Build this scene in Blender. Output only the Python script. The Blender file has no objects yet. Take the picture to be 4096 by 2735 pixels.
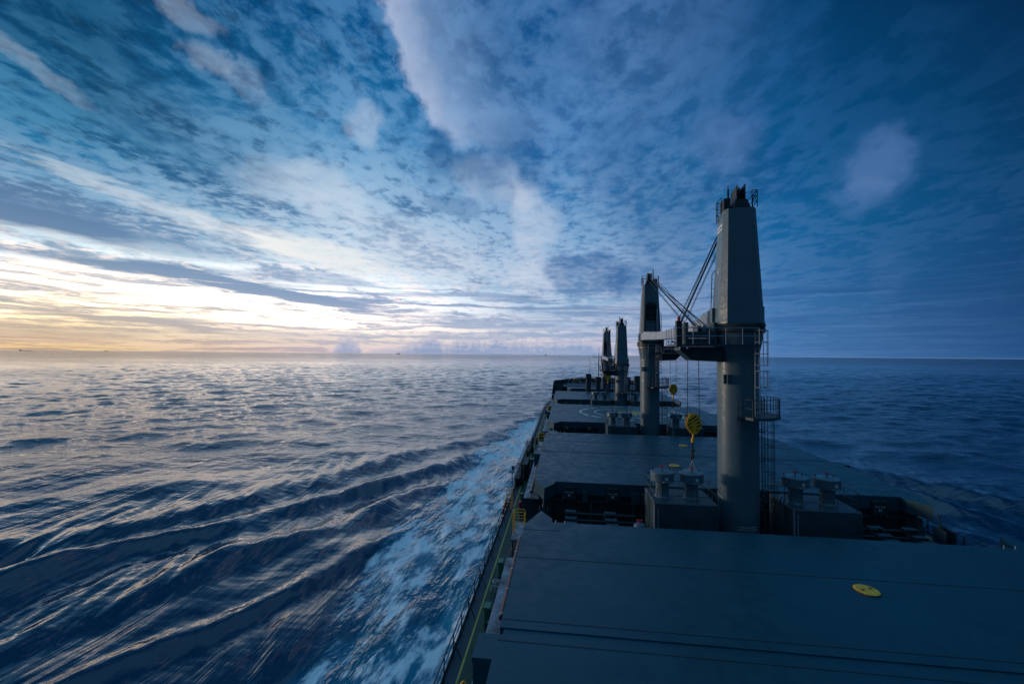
import bpy, bmesh, math, random
import numpy as np
from mathutils import Vector, Matrix
from math import sin, cos, pi, radians as R, atan2, asin, degrees

scene = bpy.context.scene
COL = scene.collection

# ------------------------------------------------------------------ camera
CAMZ = 20.0
PITCH, YAW, ROLL = R(1.672), R(6.988), R(0.516)
def cam_matrix():
    f = Vector((-sin(YAW)*cos(PITCH), cos(YAW)*cos(PITCH), sin(PITCH)))
    r = Vector((cos(YAW), sin(YAW), 0.0))
    u = r.cross(f)
    c, s = cos(ROLL), sin(ROLL)
    r2 = r*c + u*s          # horizon falls to the right
    u2 = u*c - r*s
    m = Matrix((r2, u2, -f)).transposed().to_4x4()
    m.translation = (0, 0, CAMZ)
    return m
cd = bpy.data.cameras.new('camera')
cd.sensor_width = 36.0
cd.lens = 36.0*1700/4096
cd.clip_start = 0.1
cd.clip_end = 90000.0
cam = bpy.data.objects.new('camera', cd)
COL.objects.link(cam)
cam.matrix_world = cam_matrix()
scene.camera = cam

scene.view_settings.view_transform = 'Standard'
scene.view_settings.look = 'None'
scene.view_settings.exposure = 0.0
scene.view_settings.gamma = 1.0

# ------------------------------------------------------------------ node helper
def lin(c):
    c = c/255.0
    return c/12.92 if c <= 0.04045 else ((c+0.055)/1.055)**2.4
def srgb(r, g, b, k=1.0):
    return (lin(r)*k, lin(g)*k, lin(b)*k, 1.0)

class NT:
    def __init__(s, tree):
        s.t = tree; s.n = tree.nodes; s.l = tree.links
    def put(s, inp, v):
        if isinstance(v, bpy.types.NodeSocket): s.l.new(v, inp)
        elif v is not None: inp.default_value = v
    def m(s, op, a, b=None, c=None, clamp=False):
        n = s.n.new('ShaderNodeMath'); n.operation = op; n.use_clamp = clamp
        s.put(n.inputs[0], a); s.put(n.inputs[1], b)
        if c is not None: s.put(n.inputs[2], c)
        return n.outputs[0]
    def v(s, op, a, b=None):
        n = s.n.new('ShaderNodeVectorMath'); n.operation = op
        s.put(n.inputs[0], a); s.put(n.inputs[1], b)
        return n.outputs[0]
    def mr(s, x, a, b, c=0.0, d=1.0, smooth=True):
        n = s.n.new('ShaderNodeMapRange'); n.interpolation_type = 'SMOOTHSTEP' if smooth else 'LINEAR'
        s.put(n.inputs[0], x)
        for i, q in enumerate((a, b, c, d)): s.put(n.inputs[i+1], q)
        return n.outputs[0]
    def mix(s, f, a, b, blend='MIX'):
        n = s.n.new('ShaderNodeMix'); n.data_type = 'RGBA'; n.blend_type = blend
        s.put(n.inputs[0], f); s.put(n.inputs[6], a); s.put(n.inputs[7], b)
        return n.outputs[2]
    def xyz(s, x, y, z):
        n = s.n.new('ShaderNodeCombineXYZ')
        for i, q in enumerate((x, y, z)): s.put(n.inputs[i], q)
        return n.outputs[0]
    def sep(s, v):
        n = s.n.new('ShaderNodeSeparateXYZ'); s.put(n.inputs[0], v)
        return n.outputs
    def noise(s, vec, scale=1.0, detail=4.0, rough=0.5, dist=0.0, lac=2.0, dim='3D', out=0):
        n = s.n.new('ShaderNodeTexNoise'); n.noise_dimensions = dim
        s.put(n.inputs['Vector'], vec); n.inputs['Scale'].default_value = scale
        n.inputs['Detail'].default_value = detail; n.inputs['Roughness'].default_value = rough
        n.inputs['Lacunarity'].default_value = lac
        n.inputs['Distortion'].default_value = dist
        return n.outputs[out]
    def ramp(s, f, stops, interp='LINEAR'):
        n = s.n.new('ShaderNodeValToRGB'); e = n.color_ramp; e.interpolation = interp
        s.put(n.inputs[0], f)
        while len(e.elements) < len(stops): e.elements.new(0.5)
        for el, (p, c) in zip(e.elements, stops):
            el.position = p; el.color = c
        return n.outputs[0]

# ------------------------------------------------------------------ sun
SUN_AZ, SUN_EL = -80.0, 3.2          # degrees, azimuth measured from the bow towards starboard
sd = bpy.data.lights.new('sun', 'SUN')
sd.energy = 0.85; sd.angle = R(5.0); sd.color = (1.0, 0.78, 0.60)
sun = bpy.data.objects.new('sun', sd)
COL.objects.link(sun)
sdir = Vector((sin(R(SUN_AZ))*cos(R(SUN_EL)), cos(R(SUN_AZ))*cos(R(SUN_EL)), sin(R(SUN_EL))))
sun.rotation_euler = sdir.to_track_quat('Z', 'Y').to_euler()
sun.location = (-60, 20, 40)

# ------------------------------------------------------------------ sky
def pix_dir(px, py):
    """direction seen at a point of the 4096 px wide photograph (for placing cloud banks in azimuth / elevation)"""
    m = cam.matrix_world.to_3x3()
    v = m @ Vector(((px-2048)/1700.0, -(py-1367.5)/1700.0, -1.0))
    v.normalize()
    return degrees(atan2(v.x, v.y)), degrees(asin(v.z))

def build_world():
    w = bpy.data.worlds.new('World'); scene.world = w; w.use_nodes = True
    t = w.node_tree; t.nodes.clear(); N = NT(t)
    tc = t.nodes.new('ShaderNodeTexCoord').outputs['Generated']
    D = N.v('NORMALIZE', tc)
    x, y, z = N.sep(D)
    az = N.m('MULTIPLY', N.m('ARCTAN2', x, y), 180/pi)
    el = N.m('MULTIPLY', N.m('ARCSINE', z), 180/pi)
    # cloud layer projected on a plane high above the sea
    zz = N.m('ADD', N.m('MAXIMUM', z, 0.0), 0.07)
    P = N.xyz(N.m('DIVIDE', x, zz), N.m('DIVIDE', y, zz), 0.0)
    px, py, _ = N.sep(P)
    wn = N.noise(N.xyz(N.m('MULTIPLY', px, .8), N.m('MULTIPLY', py, .5), 3.3), 1.0, 4, .55, out=1)
    wv = N.v('SUBTRACT', wn, (.5, .5, .5)); wx, wy, _ = N.sep(wv)
    px2 = N.m('ADD', px, N.m('MULTIPLY', wx, .75)); py2 = N.m('ADD', py, N.m('MULTIPLY', wy, 1.6))
    big = N.noise(N.xyz(N.m('MULTIPLY', px2, .62), N.m('MULTIPLY', py2, .30), 7.7), 1.0, 6, .55)
    pf = N.m('ADD', px, N.m('MULTIPLY', wx, .30)); qf = N.m('ADD', py, N.m('MULTIPLY', wy, .30))
    mid = N.noise(N.xyz(N.m('MULTIPLY', pf, 3.6), N.m('MULTIPLY', qf, 2.3), 1.4), 1.0, 8, .62, dist=.25)
    fine = N.noise(N.xyz(N.m('MULTIPLY', pf, 10.5), N.m('MULTIPLY', qf, 7.5), 4.1), 1.0, 7, .6, dist=.3)
    # angular warp for hand-placed banks
    aw = N.v('SUBTRACT', N.noise(D, 7.0, 6, .6, out=1), (.5, .5, .5)); ax, ay, _ = N.sep(aw)
    azw = N.m('ADD', az, N.m('MULTIPLY', ax, 10.0)); elw = N.m('ADD', el, N.m('MULTIPLY', ay, 7.0))
    aw2 = N.v('SUBTRACT', N.noise(N.xyz(N.m('MULTIPLY', az, .09), N.m('MULTIPLY', el, .8), 2.0), 1.0, 6, .6, out=1), (.5, .5, .5)); bx, by, _ = N.sep(aw2)
    azs = N.m('ADD', az, N.m('MULTIPLY', bx, 15.0)); els = N.m('ADD', el, N.m('MULTIPLY', by, 2.0))
    def blob(X, Y, a, b, rot=0.0, amp=1.0, hard=0.35, streak=False, edge=None):
        A, E = pix_dir(X*1.7445, Y*1.7445)
        u = N.m('MULTIPLY', N.m('SUBTRACT', azs if streak else azw, A), cos(R(E)))
        v = N.m('SUBTRACT', els if streak else elw, E)
        c, s = cos(R(rot)), sin(R(rot))
        p = N.m('DIVIDE', N.m('ADD', N.m('MULTIPLY', u, c), N.m('MULTIPLY', v, s)), a)
        q = N.m('DIVIDE', N.m('SUBTRACT', N.m('MULTIPLY', v, c), N.m('MULTIPLY', u, s)), b)
        r = N.m('ADD', N.m('MULTIPLY', p, p), N.m('MULTIPLY', q, q))
        return N.m('MULTIPLY', N.mr(r, *(edge or (1.5, hard*.6))), amp)
    def total(lst):
        o = None
        for q in lst:
            k = blob(**q)
            o = k if o is None else N.m('ADD', o, k)
        return o

    # columns of sky colour: azimuth -> stops over elevation (deg), sRGB values; k lets the lit west go above white
    def col(stops):
        return N.ramp(N.m('DIVIDE', el, 45.0), [(e/45.0, srgb(*c)) for e, c in stops])
    AZ = (-53, -28, 0, 25, 47)
    def table(cols):
        o = col(cols[0])
        for i in range(1, 5):
            o = N.mix(N.mr(az, AZ[i-1], AZ[i], smooth=False), o, col(cols[i]))
        return o
    clear = table([
        [(0, (240, 205, 150)), (1.2, (250, 222, 168)), (3, (255, 236, 200)), (6, (255, 243, 224)), (8, (205, 220, 235)), (10.5, (175, 208, 230)), (14, (130, 178, 212)), (18, (34, 122, 172)), (23, (0, 88, 138)), (32, (0, 62, 104))],
        [(0, (226, 205, 208)), (1.2, (243, 226, 214)), (3, (255, 247, 236)), (6, (236, 240, 246)), (8, (206, 224, 240)), (12, (205, 228, 244)), (15, (172, 212, 238)), (20, (110, 172, 214)), (26, (34, 122, 178)), (36, (0, 84, 142))],
        [(0, (214, 205, 222)), (1.5, (222, 214, 226)), (4, (190, 206, 230)), (8, (150, 190, 224)), (12, (118, 170, 214)), (18, (72, 138, 192)), (26, (30, 108, 170)), (36, (0, 88, 148))],
        [(0, (80, 128, 182)), (2, (70, 124, 180)), (8, (42, 108, 168)), (14, (16, 100, 158)), (22, (0, 86, 140)), (30, (0, 72, 122)), (38, (0, 58, 104))],
        [(0, (16, 72, 126)), (4, (4, 62, 112)), (10, (0, 58, 106)), (16, (0, 54, 98)), (24, (0, 42, 82)), (34, (0, 28, 62))]])
    lite = table([
        [(0, (246, 206, 170)), (3, (255, 240, 215)), (7, (250, 236, 224)), (10, (205, 204, 214)), (14, (146, 182, 214)), (20, (70, 138, 180)), (30, (30, 98, 142))],
        [(0, (240, 216, 214)), (3, (252, 238, 230)), (7, (240, 228, 230)), (12, (222, 231, 243)), (18, (170, 204, 232)), (26, (104, 160, 206)), (36, (70, 128, 180))],
        [(0, (226, 208, 218)), (3, (222, 214, 226)), (8, (198, 210, 232)), (16, (138, 176, 216)), (26, (96, 144, 198)), (38, (88, 136, 192))],
        [(0, (96, 136, 188)), (4, (90, 132, 186)), (12, (78, 128, 182)), (22, (50, 106, 166)), (36, (22, 84, 140))],
        [(0, (34, 86, 144)), (6, (26, 78, 136)), (14, (44, 88, 144)), (24, (6, 66, 112)), (36, (0, 44, 84))]])
    dark = table([
        [(0, (190, 160, 140)), (3, (196, 184, 172)), (6, (170, 182, 198)), (9, (120, 150, 182)), (13, (92, 128, 168)), (18, (22, 84, 128)), (25, (0, 58, 94)), (34, (0, 44, 76))],
        [(0, (190, 180, 194)), (3, (186, 192, 212)), (7, (134, 162, 200)), (12, (110, 156, 202)), (18, (44, 110, 164)), (26, (0, 76, 128)), (36, (0, 60, 110))],
        [(0, (168, 184, 212)), (4, (144, 170, 206)), (9, (84, 126, 178)), (16, (58, 104, 160)), (26, (38, 92, 152)), (38, (22, 82, 140))],
        [(0, (70, 118, 176)), (6, (46, 100, 160)), (14, (24, 90, 148)), (24, (10, 76, 130)), (36, (0, 52, 98))],
        [(0, (20, 70, 126)), (8, (6, 60, 112)), (18, (0, 54, 102)), (34, (0, 32, 68))]])

    # brighter than paper white low in the west, where the sun sits behind thin cloud
    gl2 = N.m('MULTIPLY', N.mr(az, -58, -68), N.m('MULTIPLY', N.mr(az, -100, -82), N.mr(el, 22, 8)))  # unseen glow beyond the view, added to light port faces and near water
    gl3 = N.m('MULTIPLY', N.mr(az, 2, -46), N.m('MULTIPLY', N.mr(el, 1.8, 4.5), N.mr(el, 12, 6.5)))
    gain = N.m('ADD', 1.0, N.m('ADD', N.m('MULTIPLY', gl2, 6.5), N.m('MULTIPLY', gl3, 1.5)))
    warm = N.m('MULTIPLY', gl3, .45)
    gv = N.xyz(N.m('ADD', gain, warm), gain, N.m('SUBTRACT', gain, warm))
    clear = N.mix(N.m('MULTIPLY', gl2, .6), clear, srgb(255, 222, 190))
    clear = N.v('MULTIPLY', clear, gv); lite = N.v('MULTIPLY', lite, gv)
    # general cloud texture
    tex = N.m('ADD', N.m('MULTIPLY', mid, .56), N.m('MULTIPLY', fine, .44))
    wl = N.m('ADD', tex, N.m('MULTIPLY', N.m('SUBTRACT', big, .5), .50))
    M1 = N.mr(wl, .465, .565)
    wd = N.m('ADD', N.noise(N.xyz(N.m('MULTIPLY', pf, 2.6), N.m('MULTIPLY', qf, 1.5), 9.4), 1.0, 8, .62),
             N.m('MULTIPLY', N.m('SUBTRACT', .5, big), .35))
    M2 = N.mr(wd, .50, .645)
    pf_n = N.noise(N.xyz(N.m('MULTIPLY', pf, 12.5), N.m('MULTIPLY', qf, 9.5), 24.0), 1.0, 6, .58)
    M3 = N.m('MULTIPLY', N.mr(pf_n, .46, .63), N.m('MULTIPLY', N.mr(az, 34, 6), N.mr(el, 6, 14)))
    M4 = N.m('MULTIPLY', N.mr(pf_n, .49, .34), N.m('MULTIPLY', N.mr(az, 40, 10), N.mr(el, 6, 14)))
    fade_r = N.mr(az, 14, 42, 1.0, .38)           # calmer, softer sky to starboard
    M1 = N.m('MULTIPLY', M1, N.m('MULTIPLY', fade_r, N.mr(az, -30, 0, .92, .6))); M2 = N.m('MULTIPLY', M2, N.m('MULTIPLY', fade_r, .8))
    soft = total([dict(X=900, Y=440, a=19, b=9, rot=-14, amp=.62, hard=0.0), dict(X=520, Y=380, a=14, b=5, rot=-22, amp=.35, hard=0.0), dict(X=1180, Y=560, a=8, b=6, rot=0, amp=.28, hard=0.0)])
    clear = N.mix(N.m('MULTIPLY', soft, 1.0, clamp=True), clear, lite)
    c = N.mix(M2, clear, dark)
    c = N.mix(M1, c, lite)
    c = N.mix(N.m('MULTIPLY', M3, .78), c, lite)
    c = N.mix(N.m('MULTIPLY', M4, .55), c, dark)
    tx = N.mr(N.m('ADD', N.m('MULTIPLY', mid, .55), N.m('MULTIPLY', fine, .45)), .28, .72, .25, 1.25, smooth=False)
    # big soft banks
    LB = total([
        dict(X=1215, Y=505, a=3.0, b=5.5, rot=10, amp=1.1),
        dict(X=1235, Y=640, a=5, b=2.2, rot=0, amp=.8),
        dict(X=835, Y=285, a=2.6, b=2.4, rot=-30, amp=.7),
        dict(X=470, Y=142, a=2.2, b=1.2, rot=-30, amp=.55),
        dict(X=410, Y=10, a=2.8, b=1.2, rot=-25, amp=.5),
        dict(X=60, Y=140, a=4.5, b=.8, rot=-24, amp=.42),
        dict(X=1640, Y=320, a=3.2, b=3.2, amp=.5, hard=.1),
        dict(X=2015, Y=385, a=3.0, b=4.2, rot=-12, amp=.85, hard=.2),
        dict(X=1990, Y=455, a=2.6, b=1.8, rot=0, amp=.45),
        dict(X=1600, Y=130, a=11, b=9, rot=-30, amp=.42, hard=.05),
        dict(X=720, Y=440, a=8, b=3.0, rot=-6, amp=1.0, hard=.2),
        dict(X=560, Y=200, a=2.4, b=1.4, rot=-30, amp=.3),
        dict(X=1120, Y=420, a=5, b=3.0, rot=-20, amp=.65), dict(X=960, Y=560, a=8, b=4, rot=-15, amp=.55, hard=.05),
    ])
    c = N.mix(N.m('MULTIPLY', N.m('MULTIPLY', LB, tx), .9, clamp=True), c, N.mix(N.mr(az, 8, -8, 0, .55), lite, srgb(222, 228, 240)))
    fx, fy, _f = N.sep(N.v('SUBTRACT', N.noise(D, 16.0, 7, .62, out=1), (.5, .5, .5)))
    a3 = N.m('ADD', az, N.m('MULTIPLY', fx, 6.0)); e3 = N.m('ADD', el, N.m('MULTIPLY', fy, 5.0))
    (p0a, p0e), (p1a, p1e) = pix_dir(985*1.7445, 290*1.7445), pix_dir(860*1.7445, 0)
    edge = N.mr(el, p0e, p1e, p0a, p1a, smooth=False)
    off = N.m('SUBTRACT', a3, edge)
    bot = N.mr(az, p0a-1, p0a+8, p0e-.2, p0e-3.0, smooth=False)
    bank = N.m('MULTIPLY', N.mr(off, -.4, 1.4), N.mr(off, 19, 1))
    bank = N.m('MULTIPLY', bank, N.mr(N.m('SUBTRACT', e3, bot), -.5, 1.6))
    c = N.mix(N.m('MULTIPLY', bank, N.m('ADD', .74, N.m('MULTIPLY', tx, .2)), clamp=True), c, N.mix(N.mr(off, 7, 0, .25, .7), lite, srgb(196, 206, 232)))
    under = N.m('MULTIPLY', N.mr(N.m('SUBTRACT', bot, e3), -.8, .8), N.mr(N.m('SUBTRACT', bot, e3), 7.0, 1.5))
    under = N.m('MULTIPLY', under, N.m('MULTIPLY', N.mr(a3, p0a-1.5, p0a+1), N.mr(a3, p0a+15, p0a+6)))
    c = N.mix(N.m('MULTIPLY', under, .6), c, dark)
    DB = total([
        dict(X=1340, Y=630, a=5.5, b=2.6, rot=-4, amp=.95, edge=(1.3, .55)),
        dict(X=1470, Y=650, a=5.0, b=2.0, rot=0, amp=.75), dict(X=1540, Y=520, a=6, b=6, amp=.5, hard=.05),
        dict(X=1235, Y=90, a=8, b=8, rot=-35, amp=.5, hard=.05),
        dict(X=1045, Y=475, a=3.6, b=1.8, rot=-20, amp=.7, edge=(1.3, .3)),
        dict(X=1180, Y=350, a=6, b=3.0, rot=-30, amp=.6),
        dict(X=420, Y=335, a=10, b=2.6, rot=-14, amp=.4, hard=.05),
        dict(X=1420, Y=380, a=4, b=6, rot=10, amp=.4),
        dict(X=120, Y=60, a=9, b=5, rot=-30, amp=.4, hard=0),
    ])
    c = N.mix(N.m('MULTIPLY', N.m('MULTIPLY', DB, N.m('SUBTRACT', 1.45, tx)), .95, clamp=True), c, dark)
    RB = total([dict(X=2020, Y=372, a=1.5, b=2.6, rot=-18, amp=.95, edge=(2.6, .0)), dict(X=2000, Y=440, a=1.0, b=1.4, rot=20, amp=.5, edge=(2.6, .0)), dict(X=1655, Y=325, a=2.8, b=2.8, amp=.7, edge=(2.0, .0)), dict(X=2040, Y=640, a=1.8, b=2.2, amp=.3, edge=(2.0, .0)), dict(X=1505, Y=30, a=9, b=7, rot=-20, amp=.35, edge=(2.0, 0.0))])
    c = N.mix(N.m('MULTIPLY', N.m('MULTIPLY', RB, N.m('ADD', .45, N.m('MULTIPLY', tx, .35))), .8, clamp=True), c, srgb(84, 120, 172))
    # bright opening and long low streaks in the west
    WB = total([
        dict(X=730, Y=580, a=7.5, b=1.7, rot=-14, amp=.95, hard=.1, streak=True),
        dict(X=560, Y=535, a=8, b=.9, rot=-14, amp=.6, streak=True),
        dict(X=330, Y=470, a=10, b=.7, rot=-16, amp=.38, streak=True),
        
        dict(X=110, Y=525, a=10, b=.7, rot=-6, amp=.55, streak=True),
        dict(X=560, Y=648, a=7, b=.35, rot=-3, amp=.8, streak=True),
    ])
    c = N.mix(N.m('MULTIPLY', WB, N.m('ADD', .35, N.m('MULTIPLY', tx, .6)), clamp=True), c, srgb(244, 246, 246))
    GB = total([
        dict(X=40, Y=468, a=8.5, b=1.6, rot=-8, amp=.85, hard=.2, streak=True),
        dict(X=250, Y=540, a=13, b=1.0, rot=-4, amp=.6, streak=True),
        dict(X=60, Y=580, a=11, b=.6, rot=-3, amp=.6, hard=.2, streak=True),
        dict(X=470, Y=634, a=12, b=1.3, rot=-2, amp=.8, hard=.2, streak=True),
        dict(X=760, Y=640, a=6.5, b=.9, rot=-2, amp=.75, streak=True),
        dict(X=610, Y=668, a=13, b=.75, rot=-8, amp=.75, hard=.3, streak=True),
        dict(X=720, Y=690, a=12, b=.8, rot=-6, amp=.7, hard=.3, streak=True),
        dict(X=150, Y=715, a=15, b=.5, rot=-7, amp=.8, streak=True), dict(X=380, Y=690, a=9, b=.3, rot=-7, amp=.55, streak=True), dict(X=60, Y=690, a=9, b=.25, rot=-5, amp=.6, streak=True), dict(X=480, Y=765, a=9, b=.22, rot=0, amp=.5, streak=True),
        dict(X=420, Y=745, a=16, b=.4, rot=-3, amp=.5, streak=True),
        dict(X=80, Y=662, a=10, b=.35, rot=-4, amp=.55, streak=True),
        dict(X=100, Y=763, a=8, b=.5, rot=0, amp=.75, streak=True),
        dict(X=900, Y=735, a=14, b=.5, rot=-2, amp=.45, streak=True),
        dict(X=1150, Y=740, a=12, b=.9, rot=-2, amp=.5, streak=True),
        dict(X=1330, Y=715, a=9, b=.9, rot=0, amp=.5, streak=True),
    ])
    c = N.mix(N.m('MULTIPLY', N.m('MULTIPLY', GB, N.m('SUBTRACT', 1.35, N.m('MULTIPLY', tx, .5))), .85, clamp=True), c, dark)
    # fine parallel streaks close to the horizon
    st = N.noise(N.xyz(N.m('MULTIPLY', azs, .055), N.m('MULTIPLY', N.m('ADD', els, N.m('MULTIPLY', az, .012)), 1.7), 5.0), 1.0, 8, .64)
    sm = N.m('MULTIPLY', N.mr(st, .46, .58), N.m('MULTIPLY', N.mr(el, 10.5, 6.5), .88))
    c = N.mix(sm, c, dark)
    st2 = N.noise(N.xyz(N.m('MULTIPLY', az, .05), N.m('MULTIPLY', el, 1.6), 15.0), 1.0, 7, .62)
    sm2 = N.m('MULTIPLY', N.mr(st2, .54, .68), N.m('MULTIPLY', N.mr(el, 12, 6), .5))
    c = N.mix(sm2, c, lite)
    # distant cumulus rank along the horizon ahead
    hn = N.noise(N.xyz(N.m('MULTIPLY', az, .30), 0.0, 1.0), 1.0, 5, .6)
    lump = N.noise(N.xyz(N.m('MULTIPLY', az, 1.7), N.m('MULTIPLY', el, 2.4), 3.0), 1.0, 7, .66)
    hh = N.m('ADD', N.m('MULTIPLY', N.m('SUBTRACT', hn, .20), 5.0), N.m('MULTIPLY', N.m('SUBTRACT', lump, .5), 3.2))
    hh = N.m('MULTIPLY', N.m('ADD', hh, .5), N.m('MULTIPLY', N.mr(az, -28, -17), N.mr(az, 11, 3)))
    A0, _e = pix_dir(797*1.7445, 780*1.7445)
    tw = N.m('SUBTRACT', az, A0)
    tower = N.m('SUBTRACT', 2.1, N.m('MULTIPLY', N.m('MULTIPLY', tw, tw), .55))
    tower = N.m('ADD', tower, N.m('MULTIPLY', N.m('SUBTRACT', lump, .5), 4.0))
    hh = N.m('MAXIMUM', hh, tower)
    cm = N.mr(N.m('SUBTRACT', hh, el), -.12, .18)
    cm = N.m('MULTIPLY', cm, .74)
    ccol = N.mix(N.mr(N.m('SUBTRACT', hh, el), 1.6, .15, 0.0, .55), srgb(132, 160, 202), N.mix(.4, lite, srgb(236, 226, 230)))
    c = N.mix(cm, c, ccol)
    # behind the ship and far to port: dusk blue
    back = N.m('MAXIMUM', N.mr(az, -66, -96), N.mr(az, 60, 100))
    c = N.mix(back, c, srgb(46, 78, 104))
    c = N.mix(N.mr(el, 42, 62), c, srgb(98, 164, 214))  # overhead sky, out of view, brightened to add light on decks and foam
    sky = t.nodes.new('ShaderNodeTexSky'); sky.sky_type = 'NISHITA'; sky.sun_disc = False
    sky.sun_elevation = R(SUN_EL); sky.sun_rotation = R(SUN_AZ)
    b1 = t.nodes.new('ShaderNodeBackground'); b1.inputs[1].default_value = 0.05
    t.links.new(sky.outputs[0], b1.inputs[0])
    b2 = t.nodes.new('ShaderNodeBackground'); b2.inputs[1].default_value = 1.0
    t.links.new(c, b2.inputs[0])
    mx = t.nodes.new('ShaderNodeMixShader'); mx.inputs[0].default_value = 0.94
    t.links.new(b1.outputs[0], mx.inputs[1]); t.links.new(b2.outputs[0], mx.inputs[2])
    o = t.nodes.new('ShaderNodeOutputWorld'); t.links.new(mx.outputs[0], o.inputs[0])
    w.cycles.sampling_method = 'MANUAL'; w.cycles.sample_map_resolution = 1024
build_world()

# ------------------------------------------------------------------ sea
HALF_BEAM, CX, BOW = 16.55, 11.6, 172.0
def hull_half(y):
    """half breadth of the deck edge at distance y ahead of the bridge"""
    y = np.asarray(y, float)
    t = np.clip((y-96.0)/(BOW-96.0), 0, 1)
    return HALF_BEAM*np.clip(1-t**2.9, 0, 1)**0.80
def crest(X, Y, pts, amp, width):
    """a diverging bow wave: steep inner face along a curved line"""
    pts = sorted(pts, key=lambda p: p[1])
    ys = np.array([p[1] for p in pts]); xs = np.array([p[0] for p in pts])
    c = np.interp(Y, ys, xs)
    # continue beyond the aft end with the last slope
    s0 = (xs[1]-xs[0])/(ys[1]-ys[0])
    c = np.where(Y < ys[0], xs[0]+(Y-ys[0])*s0, c)
    sl = np.interp(Y, ys, np.gradient(xs, ys))
    d = (X-c)/np.sqrt(1+sl*sl)*1.0
    am = amp*np.clip((ys[-1]+6-Y)/18.0, 0, 1)
    prof = np.exp(-(d/width)**2) - .55*np.exp(-((d-1.7*width)/(1.3*width))**2)
    return am*prof
def build_sea():
    rng = np.random.default_rng(11)
    r = [13.0]
    while r[-1] < 60000:
        r.append(r[-1] + max(.16, r[-1]*.0040, min((r[-1]**2)*7.5e-6, r[-1]*.08)))
    r = np.array(r)
    th = np.concatenate([np.linspace(-180, -76, 60)[:-1], np.linspace(-76, 72, 960), np.linspace(72, 180, 60)[1:]])*pi/180
    nr, nt = len(r), len(th)
    RR, TT = np.meshgrid(r, th, indexing='ij')
    X = RR*np.sin(TT); Y = RR*np.cos(TT)
    Z = np.zeros_like(X)
    # wind sea: many components, crests mostly lying across the ship's course
    dth = (th[200]-th[199]); cell = np.maximum(RR*dth, np.gradient(r)[:, None])
    for i in range(110):
        L = 1.9*(44/1.9)**(rng.random()**1.25)
        a = 0.0025*L*(1.35 if L < 6 else 1.25 if L < 24 else .62)
        d = rng.normal(0, 38)*pi/180 + pi*.97
        if L < 6: a *= .8
        k = 2*pi/L
        ph = rng.random()*2*pi
        q = k*(X*sin(d)+Y*cos(d))+ph
        fade = np.clip((L-1.9*cell)/(1.6*cell), 0, 1)
        drag = np.abs(np.sinc(k*cos(d)*6.0/(2*pi)))       # waves sliding past the hull are smoothed along the course
        nb = np.clip(1-(RR-55)/170, 0, 1)
        fade = fade*(1-nb+nb*drag)
        Z += a*fade*(np.sin(q)+.22*np.sin(2*q+.6))
    # short diverging wavelets inside the wake, their crests running back along the big ones
    ms = np.abs(X-CX)
    sect = np.clip((ms-16)/6, 0, 1)*np.clip((118-Y)/30, 0, 1)*np.clip(1-(ms-16-(150-Y)*.46)/12, 0, 1)*np.clip((Y+30)/20, 0, 1)
    Z *= 1-.55*sect
    W = np.zeros_like(X)
    for i in range(26):
        L = 1.5*(9/1.5)**rng.random(); k = 2*pi/L; d = R(rng.normal(-24, 9)); ph = rng.random()*6.28
        Xm = ms*1.0; q = k*(Xm*cos(d)-Y*sin(d)*-1.0)+ph
        fade = np.clip((L-2.4*cell)/(2.0*cell), 0, 1)
        W += .0085*L*fade*(np.sin(q)+.25*np.sin(2*q))
    env = .6+.4*np.sin(.21*ms+.09*Y)*np.sin(.05*Y+.13*ms+1.0)
    Z += W*sect*env
    # the ship's own wave pattern
    port1 = [(-9, 150), (-12, 132), (-20.4, 98), (-29.9, 82), (-38.7, 66), (-42.7, 54), (-50, 43.6), (-57, 37.4)]
    port2 = [(-16, 88), (-22, 73), (-30.2, 59.4), (-34.2, 52.5), (-38.7, 45.3), (-45.4, 38.6), (-48.5, 31.8)]
    port3 = [(-18, 66), (-25.3, 48.8), (-31.4, 40), (-34, 34.3), (-36.4, 29.2), (-37.5, 24.8)]
    port4 = [(-17, 50), (-21, 38), (-25, 30), (-28, 24), (-31, 18)]
    wr = np.zeros_like(X)
    for i in range(14):
        k = 2*pi/(9+26*rng.random()); d = rng.random()*2*pi; wr += np.sin(k*(X*sin(d)+Y*cos(d))+rng.random()*6.28)
    wr *= .28
    for P, am, wd in ((port1, .95, 2.6), (port2, 1.15, 2.3), (port3, .85, 1.7), (port4, .55, 1.2)):
        wob = np.clip(.95+.42*wr, .3, 1.8)
        Z += crest(X+.8*np.roll(wr, 37, axis=1), Y, P, am*.62, wd*1.1)*wob
        Q = [(2*CX-a, b) for a, b in P]
        Z += crest(2*CX-X, Y, [(2*CX-a, b) for a, b in Q], am*.9, wd)*wob
    # churned strip along the hull
    side = np.abs(X-CX)-hull_half(np.clip(Y, -40, BOW))
    inb = (Y < BOW-6) & (side < 16)
    Z += np.where(inb, .16*np.exp(-np.clip(side, 0, 99)/7)*np.sin(X*1.1+Y*.33+2*np.sin(Y*.13)), 0)
    Z = np.where(RR > 9000, 0, Z)
    v = np.stack([X, Y, Z], -1).reshape(-1, 3).astype(np.float32)
    i = np.arange(nr-1)[:, None]*nt; j = np.arange(nt-1)[None, :]
    a = (i+j).ravel()
    f = np.stack([a, a+1, a+nt+1, a+nt], -1).astype(np.int32)
    # close the middle under the hull
    me = bpy.data.meshes.new('water')
    nv, nf = len(v), len(f)
    ring = np.arange(nt)
    me.vertices.add(nv); me.vertices.foreach_set('co', v.ravel())
    me.loops.add(nf*4); me.loops.foreach_set('vertex_index', f[:, ::-1].ravel())
    me.polygons.add(nf); me.polygons.foreach_set('loop_start', np.arange(nf, dtype=np.int32)*4)
    me.polygons.foreach_set('use_smooth', np.ones(nf, dtype=bool))
    me.update(calc_edges=True)
    print('sea', nv, nf)
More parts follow.
